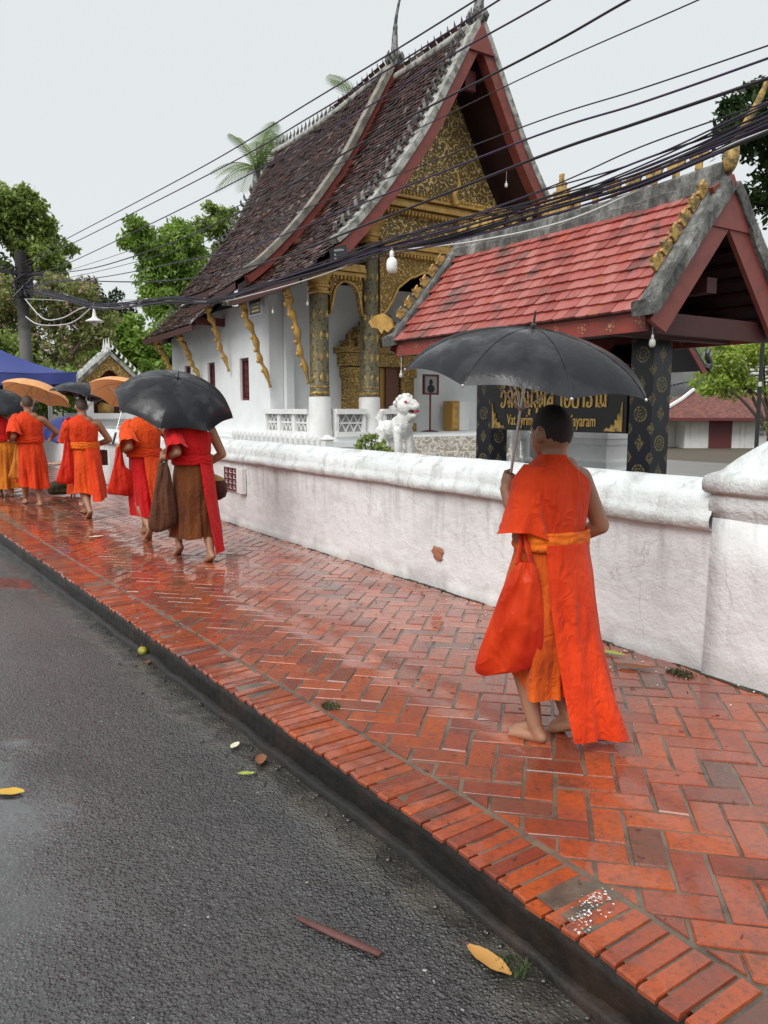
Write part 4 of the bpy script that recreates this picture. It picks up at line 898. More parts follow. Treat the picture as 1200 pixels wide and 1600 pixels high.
# ================================================================ people
def v3(*a): return Vector(a)
def ik(a, b, l1, l2, pole):               # middle joint of a two-bone limb
    d = b-a; L = min(d.length, (l1+l2)*.999); u = d.normalized(); x = (l1*l1-l2*l2+L*L)/(2*L); hgt = math.sqrt(max(0, l1*l1-x*x))
    p = (pole - u*pole.dot(u)); p = p.normalized() if p.length > 1e-6 else v3(0,1,0)
    return a+u*x+p*hgt
def grip(mb, c, axis, palm, s=1.0, left=True):   # hand closed round a rod at c; palm: from rod towards the back of the hand
    axis = axis.normalized(); palm = (palm-axis*palm.dot(axis)).normalized(); side = axis.cross(palm)
    M_ = Matrix((side, palm, axis)).transposed(); mb.ell(c+palm*.024*s, (.03*s,.017*s,.04*s), 10, 8, M_)
    for i in range(4):
        o_ = c+axis*(.027-.018*i)*s; r = .017*s*(1 if i in (1,2) else .95); k = 6 if i < 3 else 5
        pts = [o_+palm*r*math.cos(a)+side*r*math.sin(a)*1.15 for a in [R(-10+42*q) for q in range(k)]]
        for a, b in zip(pts, pts[1:]): mb.cap(a, b, .0085*s, .008*s, 7)
    pts = [c+palm*.02*s-side*.02*s+axis*.02*s, c-side*.026*s+axis*.035*s, c-side*.012*s-palm*.016*s+axis*.044*s]
    for a, b in zip(pts, pts[1:]): mb.cap(a, b, .0105*s, .009*s, 7)
    return c+palm*.03*s-axis*.03*s        # wrist
def open_hand(mb, w, d, nrm, s=1.0):      # relaxed hand hanging from wrist w along d
    d = d.normalized(); nrm = (nrm-d*nrm.dot(d)).normalized(); side = d.cross(nrm)
    M_ = Matrix((side, nrm, d)).transposed(); mb.ell(w+d*.045*s, (.034*s,.015*s,.05*s), 10, 8, M_)
    for i in range(4):
        b = w+d*.085*s+side*(.027-.018*i)*s; L = (.05,.062,.058,.045)[i]*s
        m_ = b+d*L*.55+nrm*.008*s; e = m_+d*L*.4+nrm*.022*s; mb.cap(b, m_, .0085*s, .008*s, 7); mb.cap(m_, e, .008*s, .007*s, 7)
    b = w+d*.03*s+side*.03*s; m_ = b+d*.025*s+side*.018*s+nrm*.01*s; mb.cap(b, m_, .011*s, .01*s, 7); mb.cap(m_, m_+d*.026*s+nrm*.008*s, .01*s, .008*s, 7)
def foot(mb, ank, yaw, pitch, s=1.0, mirror=1):   # ank: ankle; pitch > 0 lifts the heel
    f = v3(-math.sin(yaw), math.cos(yaw), 0); r = v3(f.y, -f.x, 0); u = v3(0,0,1); c_, s_ = math.cos(pitch), math.sin(pitch)
    f2 = f*c_-u*s_; u2 = u*c_+f*s_; P = lambda a, b, c: ank+f2*a*s+r*b*s*mirror+u2*c*s
    mb.ell(P(-.028,0,-.045), (.029*s,.034*s,.027*s), 10, 8); mb.cap(P(0,0,0), P(-.02,0,-.035), .03*s, .03*s)
    mb.cap(P(-.025,.0,-.048), P(.1,.018,-.056), .026*s, .022*s); mb.cap(P(-.02,-.008,-.05), P(.1,-.018,-.054), .025*s, .022*s); mb.cap(P(.01,-.004,-.012), P(.1,-.01,-.045), .028*s, .022*s)
    for i in range(5):
        x = -.034+.0165*i; L = (.052,.05,.045,.038,.03)[i]; rr = (.0125,.009,.0085,.008,.0075)[i]
        mb.cap(P(.105-.006*i,x,-.058), P(.105+L-.006*i,x*1.12,-.066), rr*s, rr*.92*s, 7)
SWF = [1.0]
def torso_r(q, h):                        # half width, half depth of the clothed trunk at height q*h
    T_ = ((.48,.112,.09),(.56,.104,.08),(.62,.106,.078),(.70,.118,.084),(.755,.13,.084),(.785,.137,.076),(.81,.12,.067),(.83,.088,.058),(.85,.058,.05))
    return np.interp(q, [t[0] for t in T_], [t[1] for t in T_])*h*(1+(SWF[0]-1)*min(1,max(0,(q-.55)/.15))), np.interp(q, [t[0] for t in T_], [t[2] for t in T_])*h
def ringpt(phi, a, b, n=2.4):
    c, s = math.cos(phi), math.sin(phi); k = (abs(c)**n+abs(s)**n)**(-1/n); return a*k*c, b*k*s
def monk(label, pos, yaw, h, cfg):
    root = thing('person', (0,0,0), label, 'person', 'robed people walking in file'); g = cfg.get; hf = g('hf', .9); vox = g('vox', .011); sh = v3(*g('lean', (0,0)), 0); sw = SWF[0] = g('sw', 1.0)
    mb = MB(); up = lambda z: sh*max(0, (z-.5)/.5)
    P = lambda x, y, z: v3(x*h, y*h, z*h)+up(z)*h
    hc = P(0,.022,.998-.074*hf); hr = (.054*h*hf, .067*h*hf, .075*h*hf)
    mb.ell(hc, hr, 20, 16); mb.ell(hc+v3(0,.025*h*hf,-.035*h*hf), (.04*h*hf,.045*h*hf,.045*h*hf), 14, 10)
    for s in (-1, 1): mb.ell(hc+v3(s*.0555*h*hf,-.004*h,-.012*h), (.009*h*hf,.017*h*hf,.024*h*hf), 8, 7)
    mb.cap(hc+v3(0,.066*h*hf,-.008*h), hc+v3(0,.075*h*hf,-.022*h), .006*h, .010*h, 8)
    for s in (-1, 1): mb.cap(hc+v3(s*.012*h,.063*h*hf,.008*h), hc+v3(s*.03*h,.055*h*hf,.008*h), .006*h, .005*h, 7)
    mb.cap(P(0,0,.79), hc+v3(0,-.012*h,-.03*h), .04*h*(hf+.05), .036*h*hf, 12)
    mb.cap(P(-.1*sw,-.002,.782), P(.1*sw,-.002,.782), .036*h, .036*h, 12); mb.cap(P(-.045,-.004,.812), P(.045,-.004,.812), .036*h, .036*h, 12)
    mb.ell(P(0,0,.7), (.103*h*sw,.062*h,.12*h), 16, 12); mb.ell(P(0,0,.585), (.085*h,.055*h,.1*h), 14, 10); mb.ell(P(0,-.005,.5), (.092*h,.068*h,.075*h), 14, 10)
    for s, key in ((-1,'lh'),(1,'rh')):
        S = P(s*(.122 if sw == 1 else .122*sw*(.93 if s < 0 else 1)),-.002,.778); d = g(key); wr = v3(*d['p'])
        if d.get('rod'):
            wr = grip(mb, wr, v3(*d['rod']), v3(*d['palm']), h/1.5*(1.05 if vox < .01 else 1.15))
        E_ = ik(S, wr, .165*h, .152*h, v3(*d.get('pole', (s*.4,-1,-.3))))
        mb.cap(S, E_, .034*h, .0265*h, 12); mb.cap(E_, E_.lerp(wr, .35), .026*h, .026*h, 12); mb.cap(E_.lerp(wr,.35), wr, .026*h, .0175*h, 12)
        if not d.get('rod'): open_hand(mb, wr, (wr-E_), v3(-s,.2,0), h/1.5)
        d['E'] = E_; d['S'] = S
    for s, key in ((-1,'lf'),(1,'rf')):
        d = g(key); A = v3(*d['p']); Hh = P(s*.052,0,.49); K = ik(Hh, A, .235*h, .225*h, v3(s*.1,1,0))
        mb.cap(Hh, K, .058*h, .04*h, 12); mb.cap(K, K.lerp(A,.35), .039*h, .038*h, 12); mb.cap(K.lerp(A,.35), A, .037*h, .022*h, 12); foot(mb, A, d.get('yaw',0), d.get('pitch',0), h/1.5*1.04, s)
    remesh(mb, 'body', g('skin','skin'), vox, root, 3)
    # hair, eyes, mouth
    mb = MB()
    def hairf(u, v):
        phi = 2*math.pi*u; fr = math.sin(phi); low = -.25 + .06*nz(phi*4,1)+.03*nz(phi*15,2) + .55*max(0, fr) - .3*max(0, -fr)*.9; th = math.pi/2 + (math.asin(max(-.95, low))-math.pi/2)*v if 0 else (math.pi/2)*(1-v) + math.asin(low)*v
        k = 1.022-.036*v**5 + (.014*nz(math.cos(phi)*9, math.sin(phi)*9, th*9) if v > .02 else 0)
        return hc+v3(hr[0]*k*math.cos(th)*math.cos(phi), hr[1]*k*math.cos(th)*math.sin(phi), hr[2]*k*math.sin(th))
    mb.grid(hairf, 32, 16, close=True).build('hair', g('hair','stubble'), root, smooth=True)
    for s in (-1, 1): MB().ell(hc+v3(s*.021*h,.06*h*hf,.0), (.008*h,.006*h,.005*h), 10, 8).build('eye', 'eye', root, smooth=True)
    MB().cap(hc+v3(-.014*h,.064*h*hf,-.043*h), hc+v3(.014*h,.064*h*hf,-.043*h), .0045*h, None, 8).build('mouth', 'lips', root, smooth=True)
    # upper robe leaving the right shoulder bare
    zt = lambda x: .852 - max(0, min(1, (x/h+.03)/.135))*.105
    nu, nv = 72, 26
    def top(u, v):
        phi = 2*math.pi*u; a0, b0 = torso_r(.78, h); x0, y0 = ringpt(phi, a0, b0); q = .585+(zt(x0)-.585)*v; a, b = torso_r(q, h); x, y = ringpt(phi, a, b)
        fo = math.sin(5*phi+q*34+2*nz(phi,q*6)); k = 1 + .03*(fo*abs(fo))*(.45+.55*(1-v)) + .03*nz(x*5/h+q*5, y*5/h, q*5-x*5/h); e = v3(x*k, y*k-.004*h, q*h)+up(q)*h
        if v > .97: e += v3(0,0,.004*h)
        return e
    MB().grid(top, nu, nv, close=True).build('robe_top', g('robe'), root, smooth=True, fix=False)
    # cloth over the left arm
    S, E_ = g('lh')['S'], g('lh')['E']; ax = (E_-S).normalized(); nst = g('sleeve', 1.05)
    out = v3(-1,0,0); out = (out-ax*out.dot(ax)).normalized(); sd_ = ax.cross(out); c_, fl = g('flare', .072), g('flare2', .012)
    def slv(u, v):
        phi = 2*math.pi*u; r = (.041+(c_-.041)*v**1.5)*h*(1+.12*math.sin(3*phi+2)*v+.09*math.sin(6*phi+v*5)*v+.1*nz(math.cos(phi)*2,math.sin(phi)*2,v*5)); t = -.22+(nst+.22)*v
        L = (E_-S).length; p = S+ax*L*t+(out*math.cos(phi)*r*1.0+sd_*math.sin(phi)*r*1.25)
        if v < .2: p = S.lerp(p, .75+.25*v/.2)+v3(.02*h*(1-v/.2),0,.018*h*(1-v/.2))
        return p + v3(0,0,-.012*h*v*math.sin(phi*2))
    MB().grid(slv, 40, 20, close=True).build('sleeve_drape', g('robe'), root, smooth=True, fix=False)
    # sash
    def sashf(u, v):
        phi = 2*math.pi*u; q = .575+.058*v; a, b = torso_r(q, h); bul = .006*h*math.sin(math.pi*v)**.4+.004*h*abs(math.sin(v*8+1.6*nz(math.cos(phi)*2,math.sin(phi)*2))); x, y = ringpt(phi, a+.009*h+bul, b+.009*h+bul); return v3(x, y-.004*h, q*h+.004*h*nz(phi*1.5,v))+up(q)*h
    MB().grid(sashf, 64, 14, close=True).build('sash', g('sash'), root, smooth=True, fix=False)
    # wrapped skirt
    def skirt_part(name, mat, p0, p1, hem, off, sh_, ra, rb, amp, nf, ph, closed, zt_=.6, waistk=1.0):
        def fn(u, v):
            phi = (2*math.pi*u if closed else R(p0)+R(p1-p0)*u); hz = hem(phi); q = zt_+(hz-zt_)*v; t = v
            a0, b0 = torso_r(max(q,.5), h); e = t**1.15; a = (a0*(1-e)+ra*h*e)*waistk+off*h; b = (b0*(1-e)+rb*h*e)*waistk+off*h
            f = amp*1.5*e*h*(math.sin(nf*phi+ph+1.0*math.sin(q*7))+.55*math.sin(nf*2.3*phi+ph*2+1.3*math.sin(q*5+1))+.3*math.sin(nf*4.1*phi+ph)) + .03*h*e*nz(math.cos(phi)*2, math.sin(phi)*2, q*5+ph)+.016*h*nz(math.cos(phi)*4+q*1.5, math.sin(phi)*4, q*2.2+ph)*(.3+.7*e)
            x, y = ringpt(phi, a+f, b+f, 2.1); return v3(x+sh_[0]*e**1.4, y+sh_[1]*e**1.4, q*h)
        return MB().grid(fn, 96 if closed else 64, 44, close=closed).build(name, mat, root, smooth=True, fix=False)
    for s_ in g('skirts'): skirt_part(*s_)
    root.location = pos; root.rotation_euler = (0,0,yaw)
    return root
def umbrella(label, apex, axis, Rr, D, mat, length, turn=0, group=None, panels=8):
    apex = Vector(apex); ax = Vector(axis).normalized(); root = thing('umbrella', tuple(apex-ax*length), label, 'umbrella', group)
    u = ax.orthogonal().normalized(); w = ax.cross(u); u, w = u*math.cos(turn)+w*math.sin(turn), w*math.cos(turn)-u*math.sin(turn)
    def S(phi, r, k=0):
        f = 2*math.pi/panels; m_ = (phi/f) % 1; sag = math.sin(math.pi*m_)
        rad = Rr*math.sin(r*1.18)/math.sin(1.18)*(1-.075*sag*r**1.3); dr = D*(1-math.cos(r*1.28))/(1-math.cos(1.28)) - .045*sag*r*r*Rr + .004*nz(phi*3, r*5, D*9)*r
        return apex-ax*dr+(u*math.cos(phi)+w*math.sin(phi))*rad
    f = 2*math.pi/panels
    for i in range(panels):
        MB().grid(lambda a, b: S(f*(i+.0001+a*.9998), .012+.988*b), 10, 14).build('canopy_panel', mat, root, smooth=True, fix=False)
        rb = MB(); rb.tube([S(f*i, q/10)+ax*.0005 for q in range(0, 11)], .0022, 5); rb.build('seam', mat, root)
        rb = MB(); rb.tube([S(f*i, q/10)-ax*.006 for q in range(1, 11)], .0028, 5); rb.build('rib', 'steel', root)
        rb = MB(); rb.tube([apex-ax*(D*1.35+.06), S(f*i, .52)-ax*.008], .0025, 5); rb.build('stretcher', 'steel', root)
        MB().ell(S(f*i, 1.0), (.006,.006,.006), 6, 5).build('rib_tip', 'steel', root)
    MB().tube([apex-ax*length, apex-ax*.005], .006, 8).build('shaft', 'steel', root)
    MB().tube([apex-ax*.004, apex+ax*.012, apex+ax*.02, apex+ax*.065], [.012,.012,.005,.004], 8).build('ferrule', 'metal_dark', root)
    e = apex-ax*length; MB().tube([e+ax*.1, e+ax*.09, e-ax*.03, e-ax*.05], [.008,.013,.014,.01], 10).build('handle', 'black', root, smooth=True)
    return root
def bag(label, pts, mat, strap_top, pos, thick, nrm, turn=0):   # soft cloth bag: outline pts (r, z) in the plane facing nrm
    nrm = Vector(nrm).normalized(); r = Vector((0,0,1)).cross(nrm).normalized(); c = Vector(pos); root = thing('cloth_bag', (c.x,c.y,c.z), label, 'bag', 'cloth shoulder bags carried in the file')
    ol = spline([(p[0],p[1],0) for p in pts]+[(pts[0][0],pts[0][1],0)], 6)[:-1]; zs = [p.y for p in ol]; z0, z1 = min(zs)+.004, max(zs)-.004
    def span(z):                          # left and right edge of the outline at height z
        xs = []
        for p, q in zip(ol, ol[1:]+ol[:1]):
            if (p.y-z)*(q.y-z) <= 0 and abs(p.y-q.y) > 1e-9: xs.append(p.x+(q.x-p.x)*(z-p.y)/(q.y-p.y))
        return (min(xs), max(xs)) if xs else (0, 0)
    mb = MB(); ns, nt_ = 26, 30
    for s_ in (1, -1):
        def fn(a, b):
            z = z1+(z0-z1)*b; xa, xb = span(z); x = xa+(xb-xa)*a; e = math.sin(math.pi*a)**.55*math.sin(math.pi*min(1,.08+.92*b))**.45
            fw = math.sin(8*a+2.6*b*s_+1.5*math.sin(4*b)); fold = .6*thick*(fw*abs(fw)*.6-.25*abs(math.sin(13*a-4*b)))*math.sin(math.pi*a)*(1-.3*b)+.014*nz(a*4,b*4,s_*2)
            sagz = -.012*math.sin(math.pi*a)*b**3
            return c+r*x+Vector((0,0,z+sagz))+nrm*s_*(thick*e+fold*e+.002)
        mb.grid(fn, ns, nt_)
    mb.build('bag_body', mat, root, smooth=True)
    top = max(p.y for p in ol); lft = min(ol, key=lambda p: (p.x)-(p.y)*1.5); rgt = max(ol, key=lambda p: p.x+p.y*1.5); st = Vector(strap_top)
    for q in (lft, rgt):
        a = c+r*(q.x*.93)+Vector((0,0,q.y-.015)); MB().tube(spline([a, a.lerp(st,.5)+nrm*.01, st],6), .016, 8, flat=.3).build('strap', mat, root, smooth=True)
    return root

# ---- the boy in the foreground
BX, BY = 2.37, 2.31
hand = v3(2.24,2.418,1.098); apx = v3(2.235,2.296,1.723); axs = (apx-hand).normalized(); H_ = 1.42
monk('nearest person, in vivid orange robe with yellow-orange sash, walking barefoot under black umbrella', (BX,BY,0), 0, H_, dict(sw=.92, hf=1.02, vox=.0065, hair='hair', robe='robe_orange', sash='sash_orange', skin='skin', lean=(.028,.0),
    lh=dict(p=tuple(hand-v3(BX,BY,0)), rod=tuple(axs), palm=(-.9,-.35,0), pole=(.1,-.5,-1)), rh=dict(p=(.19,.13,.80), pole=(.6,-1,0)), flare=.07, sleeve=.92,
    lf=dict(p=(-.105,-.055,.065), yaw=R(14), pitch=0), rf=dict(p=(.05,-.09,.095), pitch=R(25)),
    skirts=[('skirt','robe_inner',0,0,lambda p: .165+.05*math.sin(p-.6)+.015*math.sin(3*p),.004,(-.01,.035),.12,.155,.014,5,.6,True),
            ('robe_panel','robe_orange',-132,75,lambda p: .036+.08*max(0,math.sin(p+.6)),.024,(.065,-.07),.12,.14,.010,5,2.0,False,.6,1.02)]))
umbrella('big wet black umbrella held by the nearest person', apx, axs, .5, .205, 'umb_black', .70, .35, 'umbrellas carried in the rain')
bag('large orange-red cloth bag swinging at the nearest person\'s left side', [(-.02,.45),(.05,.44),(.085,.28),(.105,.1),(.09,.015),(.0,-.01),(-.16,-.035),(-.185,.01),(-.125,.2),(-.07,.36)], 'bag_orange', (BX-.15,BY+.0,.93), (BX-.20,BY-.055,.335), .04, (-.70,-.71,0))
# ---- the file of monks ahead
def std(h, lh, rh, robe, sash, skirts, lf, rf, **k): return dict(robe=robe, sash=sash, lh=lh, rh=rh, skirts=skirts, lf=lf, rf=rf, **k)
def holder(apex, axis, L, root): p = Vector(apex)-Vector(axis).normalized()*L; return tuple(p-Vector(root))
# crimson and brown
r_ = (2.47,6.98,0); ap, ax = (2.41,7.12,1.69), (0,-.47,.9); hp = holder(ap, ax, .62, r_)
monk('person in crimson top and brown skirt walking under the tilted black umbrella', r_, 0, 1.55, std(1.55, dict(p=(-.235,.05,.98), rod=(0,.4,1), palm=(-1,0,0), pole=(-.15,-.5,-1)), dict(p=(.17,.16,.86), pole=(1,-.8,0)), 'robe_red', 'robe_red',
    [('skirt','robe_brown',0,0,lambda p: .16+.02*math.sin(p+1),.004,(-.02,.02),.115,.19,.009,6,.3,True), ('robe_panel','robe_red',-84,70,lambda p: .085+.03*math.sin(p),.016,(.03,-.02),.125,.2,.006,4,1.0,False,.6,1.02)],
    dict(p=(-.08,.22,.115), pitch=R(30)), dict(p=(.05,-.28,.1), pitch=R(22)), flare=.062, sleeve=1.0))
umbrella('large black umbrella tilted back over the person in crimson', ap, ax, .56, .27, 'umb_black', .66, .2, 'umbrellas carried in the rain')
bag('long brown cloth bag hanging at the left of the person in crimson', [(-.05,.6),(.03,.6),(.07,.4),(.1,.1),(.05,.01),(-.1,-.02),(-.16,.03),(-.12,.25)], 'bag_brown', (2.235,7.01,1.0), (2.19,6.93,.31), .06, (-.25,-.97,0))
bw = thing('alms_bowl', (2.72,7.08,.62), 'brown covered alms bowl slung at the right hip of the person in crimson', 'alms bowl')
MB().lathe((2.72,7.08,.53), [(.05,0),(.105,.03),(.125,.09),(.12,.15),(.1,.19)], 20).build('bowl_cover', 'bowl_cover', bw, smooth=True); MB().lathe((2.72,7.08,.721), [(.1,0),(.09,.02),(.04,.045),(.01,.06)], 20).build('lid', 'gold_wood', bw, smooth=True)
MB().tube(spline([(2.62,7.05,.68),(2.6,7.05,.95),(2.55,7.0,1.2)],6), .012, 6, flat=.4).build('strap', 'bowl_cover', bw)
# orange with red underskirt
r_ = (2.47,8.5,0)
monk('person in orange robe with red underskirt, just left of the person in crimson', r_, 0, 1.54, std(1.54, dict(p=(-.24,.06,.98), rod=(0,.3,1), palm=(-1,0,0), pole=(-.15,-.5,-1)), dict(p=(.19,.1,.88), pole=(1,-.8,0)), 'robe_orange2', 'robe_orange',
    [('skirt','robe_red',0,0,lambda p: .16,.002,(0,.0),.1,.2,.007,6,.9,True), ('robe_panel','robe_orange2',-105,80,lambda p: .215+.02*math.sin(p*2),.014,(.02,-.01),.12,.21,.010,6,.4,False,.6,1.02)],
    dict(p=(-.07,-.3,.15), pitch=R(40)), dict(p=(.05,.25,.075), pitch=R(8)), flare=.066, sleeve=.95))
umbrella('orange umbrella held ahead, half hidden behind the large black umbrella', (2.64,9.6,1.71), (.35,.28,.9), .44, .18, 'umb_orange', .75, .1, 'umbrellas carried in the rain')
bag('bright red cloth bag held by the person with the red underskirt', [(-.03,.5),(.02,.5),(.05,.3),(.12,.22),(.13,.0),(0,-.02),(-.14,0),(-.12,.12),(-.07,.3)], 'bag_red', (2.235,8.53,1.0), (2.2,8.47,.5), .05, (-.25,-.97,0))
# orange, yellowish sash
r_ = (2.29,10.55,0); ap, ax = (2.46,10.82,1.735), (.24,.0,1); 
monk('person in orange robe with yellowish sash under the flat black umbrella', r_, 0, 1.55, std(1.55, dict(p=holder(ap, ax, .62, r_), rod=ax, palm=(-.6,-.7,0), pole=(-.8,-.4,-.6)), dict(p=(.16,.17,.92), pole=(1,-.6,0)), 'robe_orange', 'sash_orange',
    [('skirt','robe_orange2',0,0,lambda p: .2+.02*math.sin(2*p),.004,(0,.0),.12,.2,.010,5,.2,True), ('robe_panel','robe_orange',-95,60,lambda p: .165+.02*math.sin(p),.016,(.02,.0),.12,.21,.010,5,1.2,False,.6,1.02)],
    dict(p=(-.04,-.3,.13), pitch=R(32)), dict(p=(.05,.3,.08)), flare=.066, sleeve=1.0))
umbrella('flat black umbrella above the far person with the yellowish sash', ap, ax, .47, .2, 'umb_black', .66, .5, 'umbrellas carried in the rain')
bag('dark red cloth bag held under the flat black umbrella', [(-.02,.55),(.03,.55),(.08,.3),(.1,.02),(0,0),(-.13,.0),(-.13,.08),(-.06,.3)], 'bag_red', (2.1,10.6,1.0), (2.06,10.5,.46), .05, (-.2,-.98,0))
tag(MB().box((2.5,10.62,.66),(2.6,10.82,.86)).build('hand_bag', 'bag_brown'), 'small dark bag at the right hip of the person under the flat umbrella', 'bag')
# orange-red, shaved head in view
r_ = (1.9,12.2,0); ap, ax = (2.13,12.5,1.79), (.36,.16,1)
monk('person in orange-red robe with uncovered head reaching out the right arm', r_, 0, 1.6, std(1.6, dict(p=(-.22,.1,.98), rod=(0,.3,1), palm=(-1,0,0), pole=(-.15,-.5,-1)), dict(p=(.36,.28,.98), pole=(1,-.6,-.6)), 'robe_orange', 'robe_orange',
    [('skirt','robe_orange',0,0,lambda p: .19+.03*math.sin(p-.5),.004,(.02,.03),.12,.15,.012,7,.2,True)],
    dict(p=(-.06,.28,.08)), dict(p=(.07,-.12,.075)), flare=.066, sleeve=1.0))
umbrella('orange umbrella leaning right behind the person with outstretched arm', ap, ax, .5, .2, 'umb_orange', .8, .2, 'umbrellas carried in the rain')
bag('pale ochre cloth bag beside the person with outstretched arm', [(-.02,.6),(.03,.6),(.08,.3),(.16,.03),(0,-.02),(-.15,.0),(-.12,.12),(-.07,.3)], 'bag_ochre', (1.75,12.3,1.0), (1.74,12.2,.42), .06, (-.2,-.98,0))
# ochre, at the left edge
r_ = (1.74,13.75,0); ap, ax = (1.76,13.9,1.68), (-.1,-.35,1)
monk('person in ochre skirt and dark red top at the left edge of the file', r_, 0, 1.55, std(1.55, dict(p=holder(ap, ax, .6, r_), rod=ax, palm=(-.6,-.7,0), pole=(-.8,-.4,-.6)), dict(p=(.2,.1,.86), pole=(1,-.6,0)), 'robe_red', 'robe_red',
    [('skirt','robe_ochre',0,0,lambda p: .09,.004,(0,0),.14,.15,.014,7,.2,True)], dict(p=(-.06,.1,.075)), dict(p=(.07,-.12,.075)), flare=.066, sleeve=1.0))
umbrella('dark umbrella over the person in ochre at the left edge', ap, ax, .5, .24, 'umb_black', .66, .3, 'umbrellas carried in the rain')
# kneeling alms giver by the wall
kn = thing('person', (0,0,0), 'kneeling person in dark clothes by the wall, half hidden behind the robed file', 'person'); mb = MB()
hc = v3(0,.03,.98); mb.ell(hc,(.08,.1,.11),14,10); mb.cap((0,0,.8),(0,.02,.92),.05,.045); mb.ell((0,-.02,.6),(.15,.1,.22)); mb.ell((0,-.06,.32),(.16,.13,.12))
for s in (-1,1):
    mb.cap((s*.15,0,.76),(s*.2,.12,.55),.045,.036); mb.cap((s*.2,.12,.55),(s*.1,.33,.52),.035,.025); open_hand(mb, v3(s*.1,.33,.52), v3(-s*.2,1,.1), v3(0,0,1))
    mb.cap((s*.09,-.05,.3),(s*.12,.38,.13),.085,.06); mb.cap((s*.12,.38,.08),(s*.1,-.03,.07),.055,.04); foot(mb, v3(s*.1,-.12,.09), R(180), R(60), 1.0, s)
remesh(mb, 'body', 'skin_pale', .012, kn, 3)
mb = MB(); mb.ell((0,-.02,.6),(.175,.125,.24)); mb.ell((0,-.05,.4),(.18,.15,.12)); mb.cap((-.13,-.01,.77),(.13,-.01,.77),.06)
for s in (-1,1): mb.cap((s*.15,0,.76),(s*.2,.12,.55),.06,.055)
remesh(mb, 'shirt', 'shirt_dark', .014, kn, 4)
mb = MB(); mb.ell((0,-.06,.3),(.18,.15,.13))
for s in (-1,1): mb.cap((s*.09,-.05,.3),(s*.12,.38,.14),.105,.08); mb.cap((s*.12,.38,.1),(s*.1,.03,.09),.075,.06)
remesh(mb, 'trousers', 'trousers', .014, kn, 4)
MB().ell(hc+v3(0,-.02,.03),(.09,.1,.1),14,10).build('hair','hair',kn,smooth=True)
kn.location = (2.75,13.3,0); kn.rotation_euler = (0,0,R(75))
umbrella('blue umbrella over the kneeling person by the wall', (2.68,13.75,1.2), (-.25,-.5,1), .42, .18, 'umb_blue', .6, .2, 'umbrellas carried in the rain')
bk = thing('offering_basket', (2.62,12.75,0), 'brown woven offering basket on low stand by the kneeling person', 'basket')
MB().lathe((2.62,12.75,.28),[(.1,0),(.15,.06),(.16,.16),(.15,.17),(.13,.06),(.02,.03)],18).build('bowl','wood',bk,smooth=True); mb = MB()
for k in range(3): mb.tube([(2.62,12.75,.3),(2.62+.14*math.cos(k*2.1),12.75+.14*math.sin(k*2.1),0)],.015,6)
mb.lathe((2.62,12.75,.15),[(.09,0),(.09,.02)],12); mb.build('stand','wood',bk)

# ================================================================ statues and small things in the courtyard
def lion(label, x, y, z):
    root = thing('guardian_lion', (0,0,0), label, 'statue', 'white guardian lions'); mb = MB()
    mb.ell((0,-.14,.56),(.17,.22,.2)); mb.ell((0,.2,.52),(.15,.2,.16)); mb.cap((0,-.14,.54),(0,.22,.52),.15,.145); mb.cap((0,-.24,.62),(0,-.3,.82),.16,.13)
    mb.ell((0,-.32,.9),(.17,.17,.17)); mb.cap((0,-.4,.93),(0,-.53,.9),.095,.08); mb.cap((0,-.38,.77),(0,-.5,.755),.08,.06); mb.cap((0,-.3,.74),(0,-.42,.72),.1,.06)
    for s in (-1,1):
        mb.cap((s*.11,-.22,.5),(s*.12,-.25,.1),.085,.06); mb.ell((s*.12,-.29,.05),(.075,.1,.05)); mb.cap((s*.1,.25,.48),(s*.12,.2,.28),.11,.075); mb.cap((s*.12,.2,.28),(s*.12,.27,.06),.07,.055); mb.ell((s*.12,.23,.045),(.07,.1,.045))
        mb.ell((s*.11,-.24,1.0),(.035,.03,.06)); mb.ell((s*.07,-.45,.98),(.035,.04,.03)); mb.ell((s*.05,-.53,.95),(.03,.03,.025))
    for k in range(9):
        a = R(-120+30*k)
        for dz, yy, rr in ((0,-.2,.19),(.03,-.27,.2),(-.04,-.12,.17)): mb.ell((rr*math.cos(a)*1.0, yy+.02*math.sin(k*2), .86+dz+rr*.95*math.sin(a)), (.05,.05,.05), 8, 6)
    for k in range(5): mb.ell((0,-.34+.07*k,1.08-.04*k),(.05,.05,.05),8,6)
    mb.cap((0,.38,.55),(0,.44,.7),.05,.06); mb.cap((0,.44,.7),(0,.36,.82),.07,.05)
    remesh(mb, 'lion_body', 'statue_white', .013, root, 1)
    MB().obox((0,-.475,.835),(.075,0,0),(0,.06,0),(0,0,.018)).build('mouth','paint_black',root); MB().obox((0,-.5,.822),(.035,0,0),(0,.09,0),(0,0,.012)).build('tongue','paint_red',root)
    for s in (-1,1): MB().ell((s*.12,-.43,.985),(.02,.03,.02),8,6).build('eye','paint_red',root); MB().ell((s*.03,-.515,.87),(.012,.012,.03),6,5).build('fang','paint_white',root)
    MB().box((-.25,-.45,-.5),(.25,.45,.0)).build('plinth','white_trim',root)
    root.location = (x,y,z); root.rotation_euler = (0,0,R(4)); return root
lion('white guardian lion with red mouth standing left of the temple stairs', 7.37, 10.8, .54)
lion('white guardian lion under the name board, its head hidden', 8.55, 9.25, .55)
pl = thing('stepped_plinth', (9.5,8.15,0), 'white stepped masonry plinth seen below the name board', 'plinth')
MB().lathe((9.5,8.15,0),[(.62,0),(.62,.35),(.55,.38),(.55,.5),(.48,.53),(.48,.62),(.42,.66),(.42,.85),(.48,.88),(.48,.95),(.52,.97),(.52,1.06),(.3,1.1)],4,sq=True).build('plinth_block','white_trim',pl)
